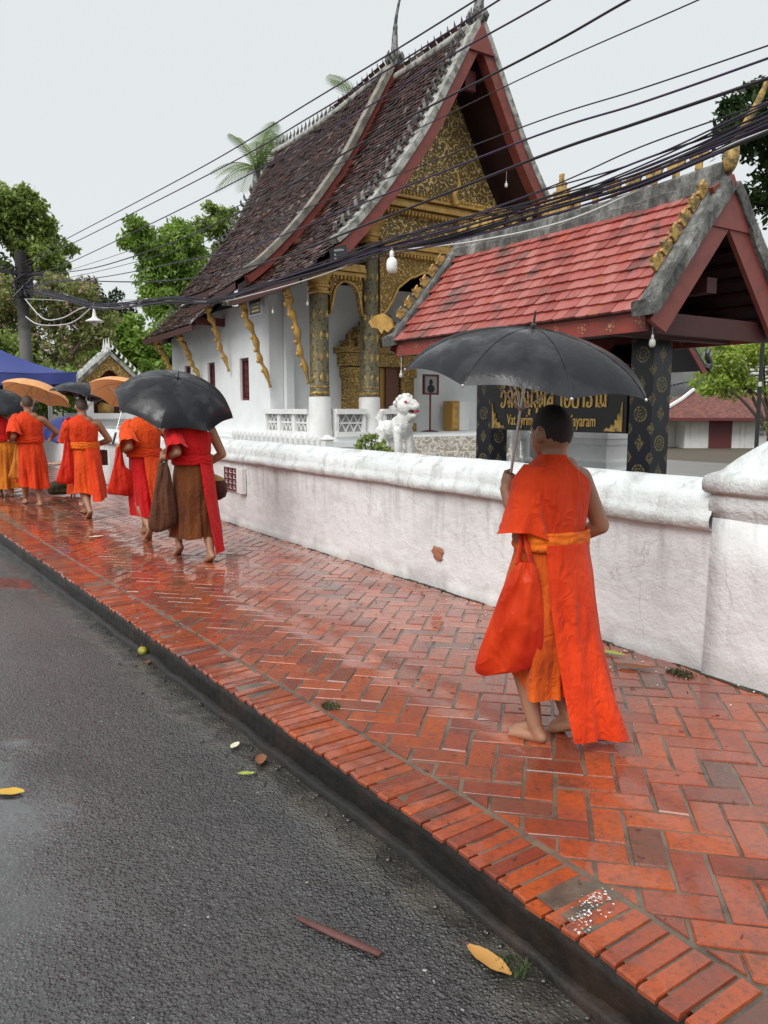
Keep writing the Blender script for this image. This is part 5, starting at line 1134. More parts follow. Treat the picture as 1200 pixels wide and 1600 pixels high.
MB().box((8.55,7.65,0),(8.87,8.5,.5)).build('step','pale_blue',pl); MB().box((8.3,7.7,0),(8.549,8.45,.4)).build('step','pale_blue',pl)
MB().box((9.0,8.9,0),(9.5,9.3,1.02)).build('side_block','grey_panel',pl)
pf = thing('picket_fence', (6.6,14,0), 'low white picket fence in front of the temple platform', 'fence')
for k in range(19):
    y = 12.0+.215*k; MB().prism([(6.57,y,.1),(6.57,y+.11,.1),(6.57,y+.11,.86),(6.57,y+.055,.94),(6.57,y,.86)],(.05,0,0)).build('picket','white_trim',pf)
for z in (.3,.7): MB().box((6.625,11.9,z),(6.66,16.1,z+.07)).build('rail','white_trim',pf)
MB().lathe((6.62,11.8,0),[(.08,0),(.08,.86),(.1,.88),(.02,.96)],4,sq=True).build('post','white_trim',pf)
st = thing('portrait_stand', (11.94,15.9,.83), 'framed picture on a dark red stand beside the temple door', 'stand')
MB().tube([(11.94,15.9,.84),(11.94,15.9,1.8)],.025,8).build('pole','maroon',st); MB().lathe((11.94,15.9,.83),[(.22,0),(.22,.02),(.04,.05)],16).build('foot','maroon',st)
pc = MB().box((11.73,15.88,1.8),(12.15,15.91,2.25)).build('picture','grey_panel',st); mb = MB()
for q in ((11.70,11.745,1.77,2.28),(12.135,12.18,1.77,2.28)): mb.box((q[0],15.85,q[2]),(q[1],15.92,q[3]))
mb.box((11.746,15.85,1.77),(12.134,15.92,1.815)); mb.box((11.746,15.85,2.235),(12.134,15.92,2.28)); mb.build('frame','maroon',pc)
mb = MB(); mb.ell((11.94,15.87,2.08),(.06,.01,.08),10,8); mb.ell((11.94,15.87,1.92),(.12,.01,.1),10,8); mb.build('portrait','black',pc)
cb = thing('cabinet', (12.95,16.2,.83), 'gilded cabinet against the white porch wall', 'cabinet'); MB().box((12.75,16.05,.84),(13.02,16.4,1.62)).build('cabinet_body','gold_wood',cb); MB().box((12.78,16.03,.9),(12.99,16.049,1.56)).build('door','gold_paint',cb); MB().box((13.05,16.1,.84),(13.4,16.4,1.6)).build('side_panel','white_trim',cb)
tb = thing('tube_light', (6.6,9.3,2.0), 'white tube light fitting on the porch wall left of the pavilion', 'lamp'); MB().box((11.5,16.52,2.95),(12.7,16.59,3.03)).build('fitting','paint_white',tb)
sp = thing('spirit_house', (8.55,6.6,0), 'small shrine roof with dark finial behind the right pillar', 'shrine')
MB().box((8.4,6.45,0),(8.75,6.8,1.75)).build('pedestal','dark_red',sp)
for s in (-1,1):
    MB().prism([(8.58+s*.62,6.25,1.9),(8.58,6.25,2.45),(8.58,6.25,2.52),(8.58+s*.7,6.25,1.93)],(0,.7,0)).build('roof_slope','metal_dark',sp); MB().prism([(8.58+s*.55,6.22,1.86),(8.58,6.22,2.38),(8.58,6.22,2.44),(8.58+s*.66,6.22,1.88)],(0,.03,0)).build('bargeboard','oxide_red',sp)
    MB().tube(spline([(8.58+s*.66,6.25,1.92),(8.58+s*.72,6.25,2.0),(8.58+s*.66,6.25,2.1),(8.58+s*.7,6.25,2.2)],4),[.05]*4+[.04]*4+[.03]*4+[.01],6).build('finial','metal_dark',sp)

# ---- gabled shrine at the left
gs = thing('gilded_shrine', (5.2,21.2,0), 'small white shrine with gilded gable beyond the orange umbrellas', 'shrine')
MB().lathe((5.2,21.35,0),[(.95,0),(.95,.5),(.85,.55),(.85,.7),(.78,.75),(.78,.95),(.72,1.0),(.72,1.1),(.85,1.16),(.85,1.3)],4,sq=True).build('pedestal','white_trim',gs)
for s in (-1,1):
    MB().box((5.2+s*.5-.09,20.75,1.3),(5.2+s*.5+.09,20.95,2.15)).build('pillar','white_trim',gs)
    MB().prism([(5.2+s*.82,20.55,2.0),(5.2,20.55,2.78),(5.2,20.55,2.9),(5.2+s*.95,20.55,2.0)],(0,1.3,0)).build('roof_slope','coping_grey',gs); MB().prism([(5.2+s*.5,20.62,1.95),(5.2+s*.08,20.62,2.38),(5.2,20.62,2.4),(5.2,20.62,2.77),(5.2+s*.8,20.62,2.0)],(0,.08,0)).build('gable_panel','gold_fine',gs)
    for k in range(9):
        t = k/8; MB().tube([(5.2+s*(.9-.85*t),20.52,2.06+.85*t),(5.2+s*(.94-.85*t),20.52,2.13+.85*t),(5.2+s*(.9-.85*t),20.52,2.2+.85*t)],[.035,.03,.005],5).build('crest','paint_white',gs)
    MB().box((5.2+s*.62-.04,20.5,1.55),(5.2+s*.62+.04,20.56,2.0)).build('hanging','paint_white',gs)
for k in range(3): MB().tube([(5.2,20.6+.25*k,2.85),(5.2,20.6+.25*k,3.0),(5.2,20.6+.25*k,3.22)],[.06,.035,.005],6).build('ridge_spire','paint_white',gs)
MB().box((4.75,21.6,1.3),(5.65,21.7,2.5)).build('back_wall','maroon',gs); MB().lathe((5.2,21.2,1.3),[(.2,0),(.2,.2),(.12,.3),(.14,.5),(.08,.6),(.09,.75),(.02,.85)],14).build('altar_figure','gold_paint',gs,smooth=True)

# ---- tents
def tent(label, cx, cy, w, d, ze, zp, mat, val=.26):
    root = thing('canopy_tent', (cx,cy,0), label, 'tent', 'canopy tents on the pavement'); cs = [(cx-w/2,cy-d/2),(cx+w/2,cy-d/2),(cx+w/2,cy+d/2),(cx-w/2,cy+d/2)]
    for i in range(4):
        a, b = cs[i], cs[(i+1)%4]
        def pan(u, v): p = Vector((*a,ze)).lerp(Vector((*b,ze)),u).lerp(Vector((cx,cy,zp)),v); p.z -= .16*math.sin(math.pi*v)*(zp-ze)*.8; return p
        MB().grid(pan,10,10).build('canopy_panel',mat,root,smooth=True,fix=False)
        def vl(u, v): p = Vector((*a,ze)).lerp(Vector((*b,ze)),u); out = Vector((p.x-cx,p.y-cy,0)).normalized(); p = p+out*(.02+.03*v*math.sin(u*25)); p.z -= val*v+.07*math.sin(math.pi*u)-.05; return p
        MB().grid(vl,40,4).build('valance',mat,root,smooth=True,fix=False); MB().tube([(a[0],a[1],0),(a[0],a[1],ze)],.025,6).build('leg','steel',root)
tent('blue canopy tent at the left edge behind the robed people', 2.25, 20.4, 3.5, 3.2, 2.2, 3.0, 'tent_blue'); tent('white canopy tent mostly hidden behind the blue one', 2.35, 24.2, 3.4, 3.2, 2.3, 3.5, 'tent_white')

# ---- right background
hs = thing('tiled_house', (0,0,0), 'low white house with maroon door and red tiled hip roof at the right', 'house')
MB().box((-1.45,0,-.3),(6,4,2.05)).build('wall','house_white',hs); MB().box((-3.6,1.2,-.3),(-1.46,4,1.9)).build('side_wall','house_white',hs)
dr = MB().box((-.3,-.06,0),(.82,-.005,1.92)).build('door','maroon',hs); MB().box((-1.47,-.03,-.02),(6.0,-.001,.1)).build('skirting','maroon',hs)
for x in (-1.5,-1.2,1.25,1.5): MB().box((x,-.05,.1),(x+.08,-.002,2.0)).build('wall_rib','house_white',hs)
MB().add([(-3.4,-.9,2.0),(7,-.9,2.0),(7,1.4,3.3),(-.6,1.4,3.3)],[(0,1,2,3)]).build('roof','red_roof',hs,fix=False); MB().add([(-3.4,-.9,2.0),(-.6,1.4,3.3),(-3.4,4,2.0)],[(0,1,2)]).build('roof_hip','red_roof',hs,fix=False)
MB().box((-3.4,-.96,1.86),(7,-.9,2.0)).build('fascia','maroon',hs); MB().tube([(-3.5,-.95,2.02),(-1.5,.6,2.9),(-.6,1.4,3.4)],.1,6).build('hip_ridge','paint_white',hs)
for k in range(3):
    for j in range(2): MB().box((2.2+.3*k,-.02,1.1+.22*j),(2.42+.3*k,-.002,1.26+.22*j)).build('vent','lattice_dark',hs)
hs.location = (34.6,22.75,-1.0); hs.rotation_euler = (0,0,-CAM_YAW)
lv = thing('louvred_house', (0,0,0), 'building with white louvred upper wall behind the lime green tree', 'house'); MB().box((0,.2,-3),(5,3,5)).build('wall','grey_panel',lv)
for k in range(16): MB().obox((2.5,.05,1.7+.2*k),(2.5,0,0),(0,.06,.03),(0,-.02,.035)).build('louvre','paint_white',lv)
lv.location = (39.5,26.2,-.3); lv.rotation_euler = (0,0,-CAM_YAW)
gh = thing('grey_roof_house', (0,0,0), 'house with grey corrugated roof right of the pavilion pillar', 'house')
def corr(u, v): x = -4+3.9*v+6.6*u; return (x, -1.5+4.0*v, 2.9*v+.05*math.sin(u*2*math.pi*34))
MB().grid(corr, 272, 1).build('roof','corrugated',gh,smooth=True,fix=False); MB().box((-4.5,-.8,-4),(1.9,4,-.05)).build('wall','house_white',gh); MB().prism([(2.45,-1.55,-.12),(6.35,2.45,2.8),(6.35,2.45,2.55),(2.45,-1.55,-.35)],(.12,0,0)).build('verge_board','maroon',gh)
MB().add([(2.4,-1.2,-.3),(2.4,3,-.3),(6.2,2.5,2.6)],[(0,1,2)]).build('gable','house_white',gh,fix=False)
for k in range(2): MB().tube(spline([(-4+2.2*k,-1.0,.45),(-1+2*k,-.2,1.0),(3,1.2,1.3)],5),.03,5).build('roof_wire','cable',gh)
MB().lathe((2.1,2.6,2.9),[(.3,0),(.3,.5),(.12,.7)],8).build('chimney','paint_white',gh)
gh.location = (42.6,31.2,2.15); gh.rotation_euler = (0,0,-CAM_YAW)
lp = thing('lamp_post', (16.4,9.75,0), 'slim black lamp post right of the pavilion', 'street lamp')
MB().tube([(16.4,9.75,-.2),(16.4,9.75,3.05)],.045,8).build('post','metal_dark',lp); MB().tube([(16.4,9.75,2.9),(16.2,9.88,3.1),(15.95,10.05,3.25)],.03,6).build('arm','metal_dark',lp); MB().obox((15.95,10.05,3.27),(.18,-.12,-.06),(.05,.07,0),(.0,0,.03)).build('lamp_head','metal_dark',lp)
MB().box((16.33,9.7,1.9),(16.38,9.75,2.0)).build('junction_box','paint_white',lp)
def hillf(u, v):
    az = R(38+40*u); d = 120+75*v; x, y = d*math.sin(az), d*math.cos(az); return (x, y, -2.4+ (17+5*nz(u*7,3.3)+2.5*nz(u*23,1))*math.sin(math.pi*.5*min(1,v*1.6))+1.1*nz(x*.2,y*.2)+.8*nz(x*.5,y*.5))
o = MB().grid(hillf,160,60).build('hill','leaf_hill',smooth=False,origin=(0,0,0)); o['kind'] = 'structure'

# ================================================================ vegetation
def leaves(n, blobs, size, droop=.25, seed=1, asp=.5, shell=.55):
    g = np.random.default_rng(seed); B = np.array(blobs, float); wgt = B[:,3]**2; idx = g.choice(len(B), n, p=wgt/wgt.sum())
    d = g.normal(size=(n,3)); d /= np.linalg.norm(d,axis=1)[:,None]; rad = (shell+(1-shell)*g.random(n)**.6)*B[idx,3]*(1+.28*np.sin(d[:,0]*5+idx)*np.sin(d[:,1]*6+2*idx))
    c = B[idx,:3]+d*rad[:,None]*np.array([1,1,.8]); c[:,2] -= .0
    ax = d*.6+g.normal(size=(n,3))*.7; ax[:,2] -= droop; ax /= np.linalg.norm(ax,axis=1)[:,None]
    sd_ = np.cross(ax, g.normal(size=(n,3))*.6+np.array([0,0,1.0])); sd_ /= np.linalg.norm(sd_,axis=1)[:,None]
    L = size*(.6+.8*g.random(n))[:,None]; W_ = L*asp
    V = np.stack([c-ax*L*.5, c+sd_*W_*.5+ax*L*.05, c+ax*L*.5, c-sd_*W_*.5+ax*L*.05],1).reshape(-1,3); F = np.arange(4*n).reshape(-1,4); return V, F
def tree(name, label, base, th, tr, blobs, n, size, mat, seed=1, droop=.25, asp=.5, group=None, extra=None, sub=9):
    x, y, z = base; root = thing(name, base, label, 'tree', group); g = random.Random(seed); bl = []
    for b in blobs:
        bl.append((b[0],b[1],b[2],b[3]*.85))
        for k in range(sub): a, e = g.uniform(0,6.28), g.uniform(-.8,1.3); r = b[3]*g.uniform(.55,1.1); bl.append((b[0]+r*math.cos(a)*math.cos(e), b[1]+r*math.sin(a)*math.cos(e), b[2]+r*.8*math.sin(e), b[3]*g.uniform(.22,.48)))
    V, F = leaves(int(n*2.5), bl, size*.82, droop, seed, asp, .3); fastmesh('crown', V, F, mat, root, base)
    mb = MB(); t0 = v3(x,y,z+th); pts = spline([(x,y,z),(x+.1*g.uniform(-1,1)*th*.3,y,z+th*.5),tuple(t0)],5); mb.tube(pts,[tr*(1.25-.5*i/len(pts)) for i in range(len(pts))],9)
    for b in blobs:
        e = v3(b[0],b[1],b[2]); m_ = t0.lerp(e,.5)+v3(g.uniform(-.3,.3),g.uniform(-.3,.3),.2); P_ = spline([t0-v3(0,0,.15),m_,e],5); mb.tube(P_,[tr*.62*(1-.75*i/len(P_)) for i in range(len(P_))],7)
        for k in range(3): q = e+v3(g.uniform(-1,1),g.uniform(-1,1),g.uniform(-.3,1))*b[3]*.8; mb.tube([m_.lerp(e,.5),q],[tr*.25,tr*.06],5)
    mb.build('trunk','bark',root,smooth=True)
    if extra: V, F = leaves(extra[0], bl, extra[1], .1, seed+9, .8, .85); fastmesh('blossom', V, F, extra[2], root, base)
    return root
GT = 'trees behind the temple compound'
def rel(o, *bl): return [(o[0]+b[0]*.834+b[1]*.552, o[1]-b[0]*.552+b[1]*.834, o[2]+b[2], b[3]) for b in bl]   # b: right, away, up
tree('broadleaf_tree','tall dark green tree behind the utility pole at upper left',(5.9,36,0),5.0,.3,rel((5.93,35.97,8.6),(-1.2,0,.6,1.45),(.4,.5,-.5,1.25),(-.2,0,1.0,1.0),(1.0,0,-1.4,.8),(-1.6,0,-1.5,1.2),(-3,0,-.3,1.6)),9000,.3,'leaf_mid',3,.3,.45,GT)
tree('broadleaf_tree','rounded green tree standing just left of the temple roof',(11.4,34.7,0),4.5,.3,rel((11.4,34.66,7.9),(-1.0,0,.9,1.0),(.6,0,.6,1.25),(-.3,.4,-.8,1.45),(1.4,.3,-1.0,1.1),(.1,0,-2.2,1.3)),9500,.27,'leaf_green',5,.5,.4,GT)
tree('flowering_tree','pink flowering tree spreading behind the utility pole',(5.0,28.6,0),2.2,.22,rel((5.15,28.56,4.6),(-1.0,0,.3,1.3),(.8,0,.5,1.0),(-2.4,.4,.6,1.4),(0,.4,-1.2,1.5),(1.3,.5,-.6,.9),(-1.8,.3,-1.4,1.3)),9000,.2,'leaf_olive',8,.2,.45,GT,(1500,.14,'blossom'))
tree('broadleaf_tree','dense bright green tree behind the small gilded shrine',(8.4,31.2,0),1.8,.25,rel((8.37,31.19,3.6),(0,0,.2,1.3),(-1.6,.3,-.3,1.3),(1.2,0,.0,1.2),(-.6,-.4,-1.4,1.4),(1.0,-.3,-1.5,1.4),(2.2,.2,-1.0,1.1),(-2.6,.3,-1.5,1.3)),10000,.3,'leaf_green',11,.2,.6,GT)
tree('broadleaf_tree','thin twiggy dark tree between the flowering tree and the rounded tree',(7.8,33.4,0),3.6,.14,rel((7.72,33.15,5.9),(-.2,0,.1,.7),(.7,0,-.5,.8),(-.8,0,-.6,.8)),2200,.22,'leaf_dark',13,.2,.4,GT)
tree('broadleaf_tree','green tree peeking out behind the rear end of the temple roof',(16,39.3,0),6,.3,rel((16.06,39.34,9.6),(0,0,1.2,1.3),(.8,0,-.8,1.6),(-.8,0,-.8,1.2)),5000,.3,'leaf_mid',17,.3,.45,GT)
tree('broadleaf_tree','low leafy tree behind the blue tent at the left edge',(3.4,27,0),1.2,.16,rel((3.4,27,2.6),(0,0,.2,1.3),(-1.8,0,0,1.2),(1.3,0,-.6,1.2),(-3.4,0,0,1.3)),6000,.26,'leaf_mid',19,.2,.5,GT)
tree('lime_tree','lime green tree in front of the louvred house at the right',(19.8,11.4,-.3),1.2,.09,rel((18.9,11.9,2.35),(-.15,0,.35,.75),(.7,0,.6,.7),(-.6,0,-.3,.5),(.2,.2,-.35,.5),(1.3,0,-.3,.6),(1.2,.2,1.0,.6)),4200,.15,'leaf_lime',23,.35,.5)
tree('broadleaf_tree','dark overhanging tree above the right end of the pavilion roof',(15.5,7.5,0),5.0,.22,rel((13.9,8.4,5.9),(-.25,0,.45,.8),(.4,0,-.5,.9),(1.1,0,.7,1.0),(1.4,0,-.7,1.0),(.1,.2,1.1,.5)),6500,.17,'leaf_dark',29,.3,.5)
def palm(label, base, top, L, nf, seed, lean=0):
    root = thing('palm_tree', base, label, 'palm', 'palm trees'); g = random.Random(seed); t = Vector(top); b = Vector(base)
    MB().tube(spline([b,(b+t)/2+v3(.3,0,0),t],6),[.2-.006*i for i in range(13)],8).build('trunk','bark',root,smooth=True)
    for k in range(nf):
        a = 2*math.pi*k/nf+g.uniform(-.2,.2); el = g.uniform(-.1,1.25); d = v3(math.cos(a)*math.cos(el),math.sin(a)*math.cos(el),math.sin(el)); Lf = L*g.uniform(.8,1.1); P_ = []
        for i in range(15): s = i/14*Lf; P_.append(t+d*s+v3(0,0,-.5*(s/Lf)**2*Lf*(1.3-el*.45)))
        V = []; F = []; 
        for i in range(1,15):
            tg = (P_[i]-P_[i-1]).normalized(); sd_ = tg.cross(v3(0,0,1)).normalized(); 
            for q in (0,.5):
                p = P_[i-1].lerp(P_[i],q); ll = Lf*.3*math.sin(math.pi*min(1,.12+i/15*.88))**.7
                for s in (-1,1):
                    e = p+(sd_*s*.8+tg*.55+v3(0,0,-.35))*ll; w = tg*.0078*Lf; n = len(V); V += [p-w, p+w, e.lerp(p,.4)+w, e]; F.append((n,n+1,n+2,n+3))
        mb = MB().tube(P_,[.03*(1-i/16) for i in range(15)],5,caps=False); mb.add(V,F); mb.build('frond','leaf_palm',root,fix=False)
tree('broadleaf_tree','leafy green tree filling the gap right of the gilded shrine',(12.2,33.2,0),2.6,.2,rel((12.2,33.0,4.6),(0,0,.4,1.2),(-1.2,0,-.4,1.2),(1.0,.2,-.8,1.2),(-.3,0,-1.8,1.4)),6000,.27,'leaf_green',43,.3,.5,GT)
palm('coconut palm rising behind the temple roof ridge, left of its twin',(16,34.9,0),(15.97,34.88,12.6),3.0,17,2)
palm('coconut palm of which only the crown tips show above the temple ridge',(19.9,32.7,0),(20.3,32.5,15.5),2.8,14,4)
palm('distant palm above the grey corrugated roof at the right',(40.6,28.1,-1),(40.8,28.0,4.3),3.0,16,6)
def shrub(name, label, x, y, z, h, n, size, mat, seed):
    root = thing(name,(x,y,z),label,'plant'); g = random.Random(seed); bl = []; mb = MB()
    for k in range(7):
        e = v3(x+g.uniform(-.22,.22),y+g.uniform(-.22,.22),z+h*g.uniform(.45,1)); mb.tube([(x,y,z),((x+e.x)/2,(y+e.y)/2,z+h*.4),tuple(e)],[.015,.012,.006],5); bl.append((e.x,e.y,e.z,.1))
    mb.build('stem','bark',root); V,F = leaves(n,bl,size,.1,seed,.45,.2); fastmesh('foliage',V,F,mat,root,(x,y,z))
shrub('potted_shrub','small leafy shrub beside the standing white lion',6.46,10.15,.3,.98,460,.08,'leaf_mid',31)
shrub('garden_shrub','low yellowish shrub in front of the tiled house',29.5,20.2,-1.6,.9,500,.22,'leaf_olive',33); shrub('garden_shrub','dry shrub at the foot of the lamp post',16.9,9.6,.3,.8,260,.09,'leaf_olive',37)

# ================================================================ overhead cables, pole, lamps
po = thing('utility_pole',(3.4,21.6,0),'weathered concrete utility pole with tangled cables at the left','pole')
MB().lathe((3.4,21.6,0),[(.16,0),(.15,2.5),(.135,5.3)],12).build('pole','pole_concrete',po,smooth='auto'); MB().box((2.9,21.55,4.75),(3.9,21.65,4.84)).build('cross_arm','metal_dark',po)
for k in range(5): MB().lathe((3.0+.2*k,21.6,4.84),[(.03,0),(.05,.03),(.03,.07),(.05,.1),(.01,.14)],8).build('insulator','metal_dark',po)
mb = MB(); g = random.Random(5)
for k in range(14): mb.tube(spline([(3.4+g.uniform(-.25,.25),21.5+g.uniform(-.15,.15),4.0+g.uniform(0,.9)) for _ in range(4)],5),.018,5)
mb.build('cable_tangle','cable',po)['kind'] = 'stuff'
CAB = dict(
A=[(4.45,2.6,4.7),(4.31,5.17,4.67),(4.24,6.41,4.66),(4.16,7.79,4.66),(4.03,10.11,4.66),(3.84,13.56,4.76),(3.62,17.53,4.89),(3.42,21.5,5.0)],
B=[(4.45,2.6,4.63),(4.33,4.91,4.57),(4.24,6.41,4.53),(4.16,7.79,4.51),(4.07,9.5,4.51),(3.84,13.58,4.62),(3.63,17.32,4.74),(3.42,21.5,4.93)],
D=[(4.45,2.6,4.4),(4.35,4.39,4.36),(4.29,5.5,4.35),(4.21,6.94,4.29),(4.1,8.99,4.26),(3.92,12.15,4.29),(3.6,17.78,4.41),(3.42,21.5,4.7)],
E=[(4.45,2.2,4.15),(4.39,3.68,4.09),(4.35,4.49,4.05),(4.24,6.41,4.01),(4.1,9.01,3.88),(3.96,11.5,3.87),(3.76,15.07,4.02),(3.58,18.17,4.3),(3.42,21.5,4.6)],
F=[(4.45,2.2,3.87),(4.42,3.19,3.89),(4.35,4.49,3.91),(4.24,6.41,3.89),(4.05,9.85,3.96),(3.87,13.03,4.03),(3.61,17.66,4.27),(3.42,21.5,4.55)],
G=[(4.5,1.5,3.42),(4.45,2.73,3.47),(4.4,3.58,3.5),(4.35,4.48,3.55),(4.24,6.41,3.57),(4.09,9.02,3.63),(3.83,13.68,3.85),(3.61,17.69,4.14),(3.42,21.5,4.5)],
H=[(4.5,1.5,3.39),(4.45,2.72,3.4),(4.4,3.57,3.41),(4.35,4.47,3.45),(4.24,6.41,3.43),(4.09,9.03,3.4),(3.98,10.99,3.52),(3.77,14.84,3.8),(3.58,18.2,4.14),(3.42,21.5,4.45)],
I=[(4.5,1.5,3.29),(4.45,2.72,3.29),(4.4,3.57,3.29),(4.35,4.47,3.29),(4.24,6.41,3.22),(4.09,9.04,3.16),(3.91,12.25,3.38),(3.61,17.7,4.08),(3.42,21.5,4.4)],
J=[(4.5,1.5,3.2),(4.45,2.71,3.16),(4.4,3.56,3.13),(4.35,4.46,3.04),(4.24,6.41,2.97),(4.09,9.06,2.91),(3.91,12.27,3.11),(3.66,16.82,3.65),(3.42,21.5,4.5)],
U=[(4.5,1.5,3.2),(4.45,2.7,3.05),(4.4,3.55,2.95),(4.35,4.39,2.91),(4.29,5.48,2.91),(4.24,6.41,2.94),(4.18,7.57,2.91),(4.09,9.06,2.89),(4.02,10.32,2.87),(3.94,11.83,3.04),(3.8,14.2,3.21),(3.71,15.85,3.39),(3.58,18.27,3.84),(3.42,21.14,4.3)],
W=[(4.5,1.5,3.05),(4.45,2.7,3.0),(4.43,3.09,2.95),(4.37,4.08,2.78),(4.32,5.08,2.79),(4.27,5.92,2.86),(4.24,6.41,2.91),(4.18,7.57,2.84),(4.09,9.06,2.82),(4.02,10.32,2.86),(3.88,12.83,3.16),(3.8,14.2,3.19),(3.71,15.86,3.36),(3.6,17.93,3.71),(3.42,21.39,4.13)],
X=[(3.88,12.83,3.18),(3.81,14.11,3.16),(3.69,16.28,3.4),(3.59,18.0,3.35),(3.5,19.65,3.5),(3.42,21.39,4.13)], Y=[(3.72,15.77,3.37),(3.65,16.9,3.21),(3.59,18.03,3.21),(3.47,20.11,3.4),(3.42,21.46,3.71)])
CL = dict(A='uppermost overhead cable crossing the temple finial',B='second overhead cable from the top, just below the uppermost',D='third overhead cable from the top, crossing the temple roof ridge',E='dark overhead cable crossing the middle of the temple roof',F='thin overhead cable crossing the temple gable high up',G='thin overhead cable across the gilded gable, upper of three',H='overhead cable across the gilded gable, middle of three',I='thick dark overhead cable crossing just above the gable cornice',J='thin single cable just above the thick cable bundle',W='white cable running beneath the thick cable bundle',X='white cable loop drooping to the utility pole, upper one',Y='white cable loop drooping to the utility pole, lower one')
for k, p in CAB.items():
    if k == 'U': continue
    m_ = 'cable_white' if k in 'WXY' else ('cable_violet' if k in 'ABDH' else 'cable'); r_ = {'F':.0045,'J':.005,'G':.005,'I':.011,'E':.009,'W':.007,'X':.013,'Y':.013}.get(k,.0075)
    o = MB().tube(spline(p,8), r_, 6).build('overhead_cable', m_, smooth=True); tag(o, CL[k], 'cable', 'overhead cables')
g = random.Random(9)
for i in range(13):
    dz = [.085,.07,.055,.045,.03,.02,.01,0,-.012,-.025,-.038,-.05,-.06][i]; f = [1+g.uniform(-.2,.5) for _ in CAB['U']]; w = [1.5,1.2,1.05,1,1,.75,.5,.4,.4,.5,.6,.7,.9,1.2]
    p = [(a+g.uniform(-.03,.03), b, c+dz*w[j]*f[j]+g.uniform(-.012,.012)) for j, (a,b,c) in enumerate(CAB['U'])]
    o = MB().tube(spline(p,8), g.choice([.0055,.007,.009,.012]), 6).build('bundle_cable','cable' if i % 4 else 'cable_violet',smooth=True); tag(o,'black cable in the thick sagging bundle above the pavilion roof','cable','cables of the thick bundle')
def bulb(label, x, y, z, s, wire, mat='bulb', cfl=False):
    root = thing('hanging_bulb',(x,y,z),label,'bulb','bare bulbs hanging on wires'); MB().lathe((x,y,z),[(.004,0),(.3*s,.04*s),(.5*s,.35*s),(.5*s,.9*s),(.42*s,1.2*s),(.2*s,1.4*s)],14).build('glass',mat,root,smooth=True); MB().lathe((x,y,z+1.4*s),[(.2*s,0),(.22*s,.1*s),(.2*s,.5*s),(.05*s,.6*s)],10).build('socket','paint_white',root,smooth=True)
    MB().tube(spline([(x,y,z+1.95*s),(x+.01,y+.01,(z+1.95*s+wire)/2),(x,y,wire)],4),.004,5).build('wire','cable_white',root)
bulb('large white bulb hanging from the cable bundle before the temple facade',4.22,6.24,2.68,.105,2.92); bulb('small bulb hanging below the left end of the pavilion eave',6.12,8.82,1.83,.05,2.15,'bulb_glass'); bulb('bulb hanging on a white wire by the right pavilion pillar',6.2,4.78,1.98,.06,2.2,'bulb_glass')
bulb('tiny bulb under the temple porch eave beside the notice board',7.15,15.0,3.38,.05,3.72); bulb('tiny bulb in front of the nearest lacquered column',7.3,13.75,3.42,.05,3.8); bulb('tiny bulb hanging inside the temple gable on the right',12.3,13.6,6.35,.07,6.7)
fl = thing('floodlight',(7.62,13.05,4.25),'black floodlight fixed at the lower end of the front bargeboard','floodlight')
MB().obox((7.62,13.05,4.3),(.16,.06,.05),(.03,-.06,.02),(-.04,0,.14)).build('housing','metal_dark',fl)
for k in range(3): MB().obox((7.575,12.98,4.22+.075*k),(.12,.045,.03),(.005,-.01,.004),(-.008,0,.018)).build('lamp_strip','grey_panel',fl)
MB().tube([(7.7,13.1,4.2),(7.75,13.25,4.15)],.02,6).build('bracket','metal_dark',fl)
sl_ = thing('hanging_street_lamp',(3.72,15.7,3.1),'white enamel lamp shade hanging from the cables at the left','street lamp'); MB().lathe((3.72,15.7,3.07),[(.17,0),(.16,.02),(.06,.07),(.04,.1),(.025,.2),(.02,.25)],16).build('shade','paint_white',sl_,smooth=True); MB().lathe((3.72,15.7,2.98),[(.01,0),(.045,.03),(.045,.09)],10).build('lamp_glass','bulb_glass',sl_,smooth=True); MB().tube([(3.72,15.7,3.32),(3.72,15.72,3.42)],.006,5).build('wire','cable_white',sl_)

# ================================================================ litter
def dleaf(label, x, y, z, L, Wd, ang, mat, curl=.25, name='fallen_leaf', seed=1):
    g = random.Random(seed); n = 9; vs = []; 
    for i in range(n+1):
        t = i/n; w = Wd*.5*math.sin(math.pi*min(1,t*.92+.05))**.8; 
        for s in (-1,0,1):
            u = (t-.5)*L; b = s*w; h_ = .006+curl*L*(.35*(t-.5)**2+abs(s)*w/L*.8)+.004*nz(t*5,s,seed); vs.append((x+math.cos(ang)*u-math.sin(ang)*b, y+math.sin(ang)*u+math.cos(ang)*b, z+h_))
    fs = [(i*3+j,i*3+j+1,(i+1)*3+j+1,(i+1)*3+j) for i in range(n) for j in range(2)]
    root = thing(name,(x,y,z),label,'leaf'); MB().add(vs,fs).build('blade',mat,root,smooth=True,fix=False); e0 = v3(*vs[1]); a = e0-v3(math.cos(ang),math.sin(ang),0)*L*.18; MB().tube([a,e0],[.0015,.002],5).build('stalk','twig',root)
ZR_ = -.152
dleaf('curled tan leaf lying on the road below the kerb in front',1.345,1.495,ZR_,.16,.055,R(-82),'leaf_dry',.3,seed=1)
dleaf('brown leaf in the gutter at mid length of the kerb',1.335,3.01,ZR_,.1,.05,R(60),'leaf_brown',.5,seed=2); dleaf('small yellow-green leaf in the gutter near the brown one',1.23,2.93,ZR_,.07,.03,R(-30),'leaf_lit',.1,seed=3)
dleaf('yellow leaf on the road at the left edge',.36,3.27,-.135,.11,.06,R(-35),'leaf_yellow',.18,seed=4); dleaf('pale petal leaf in the gutter above the brown leaf',1.3,3.22,ZR_,.07,.035,R(40),'petal',.1,seed=5)
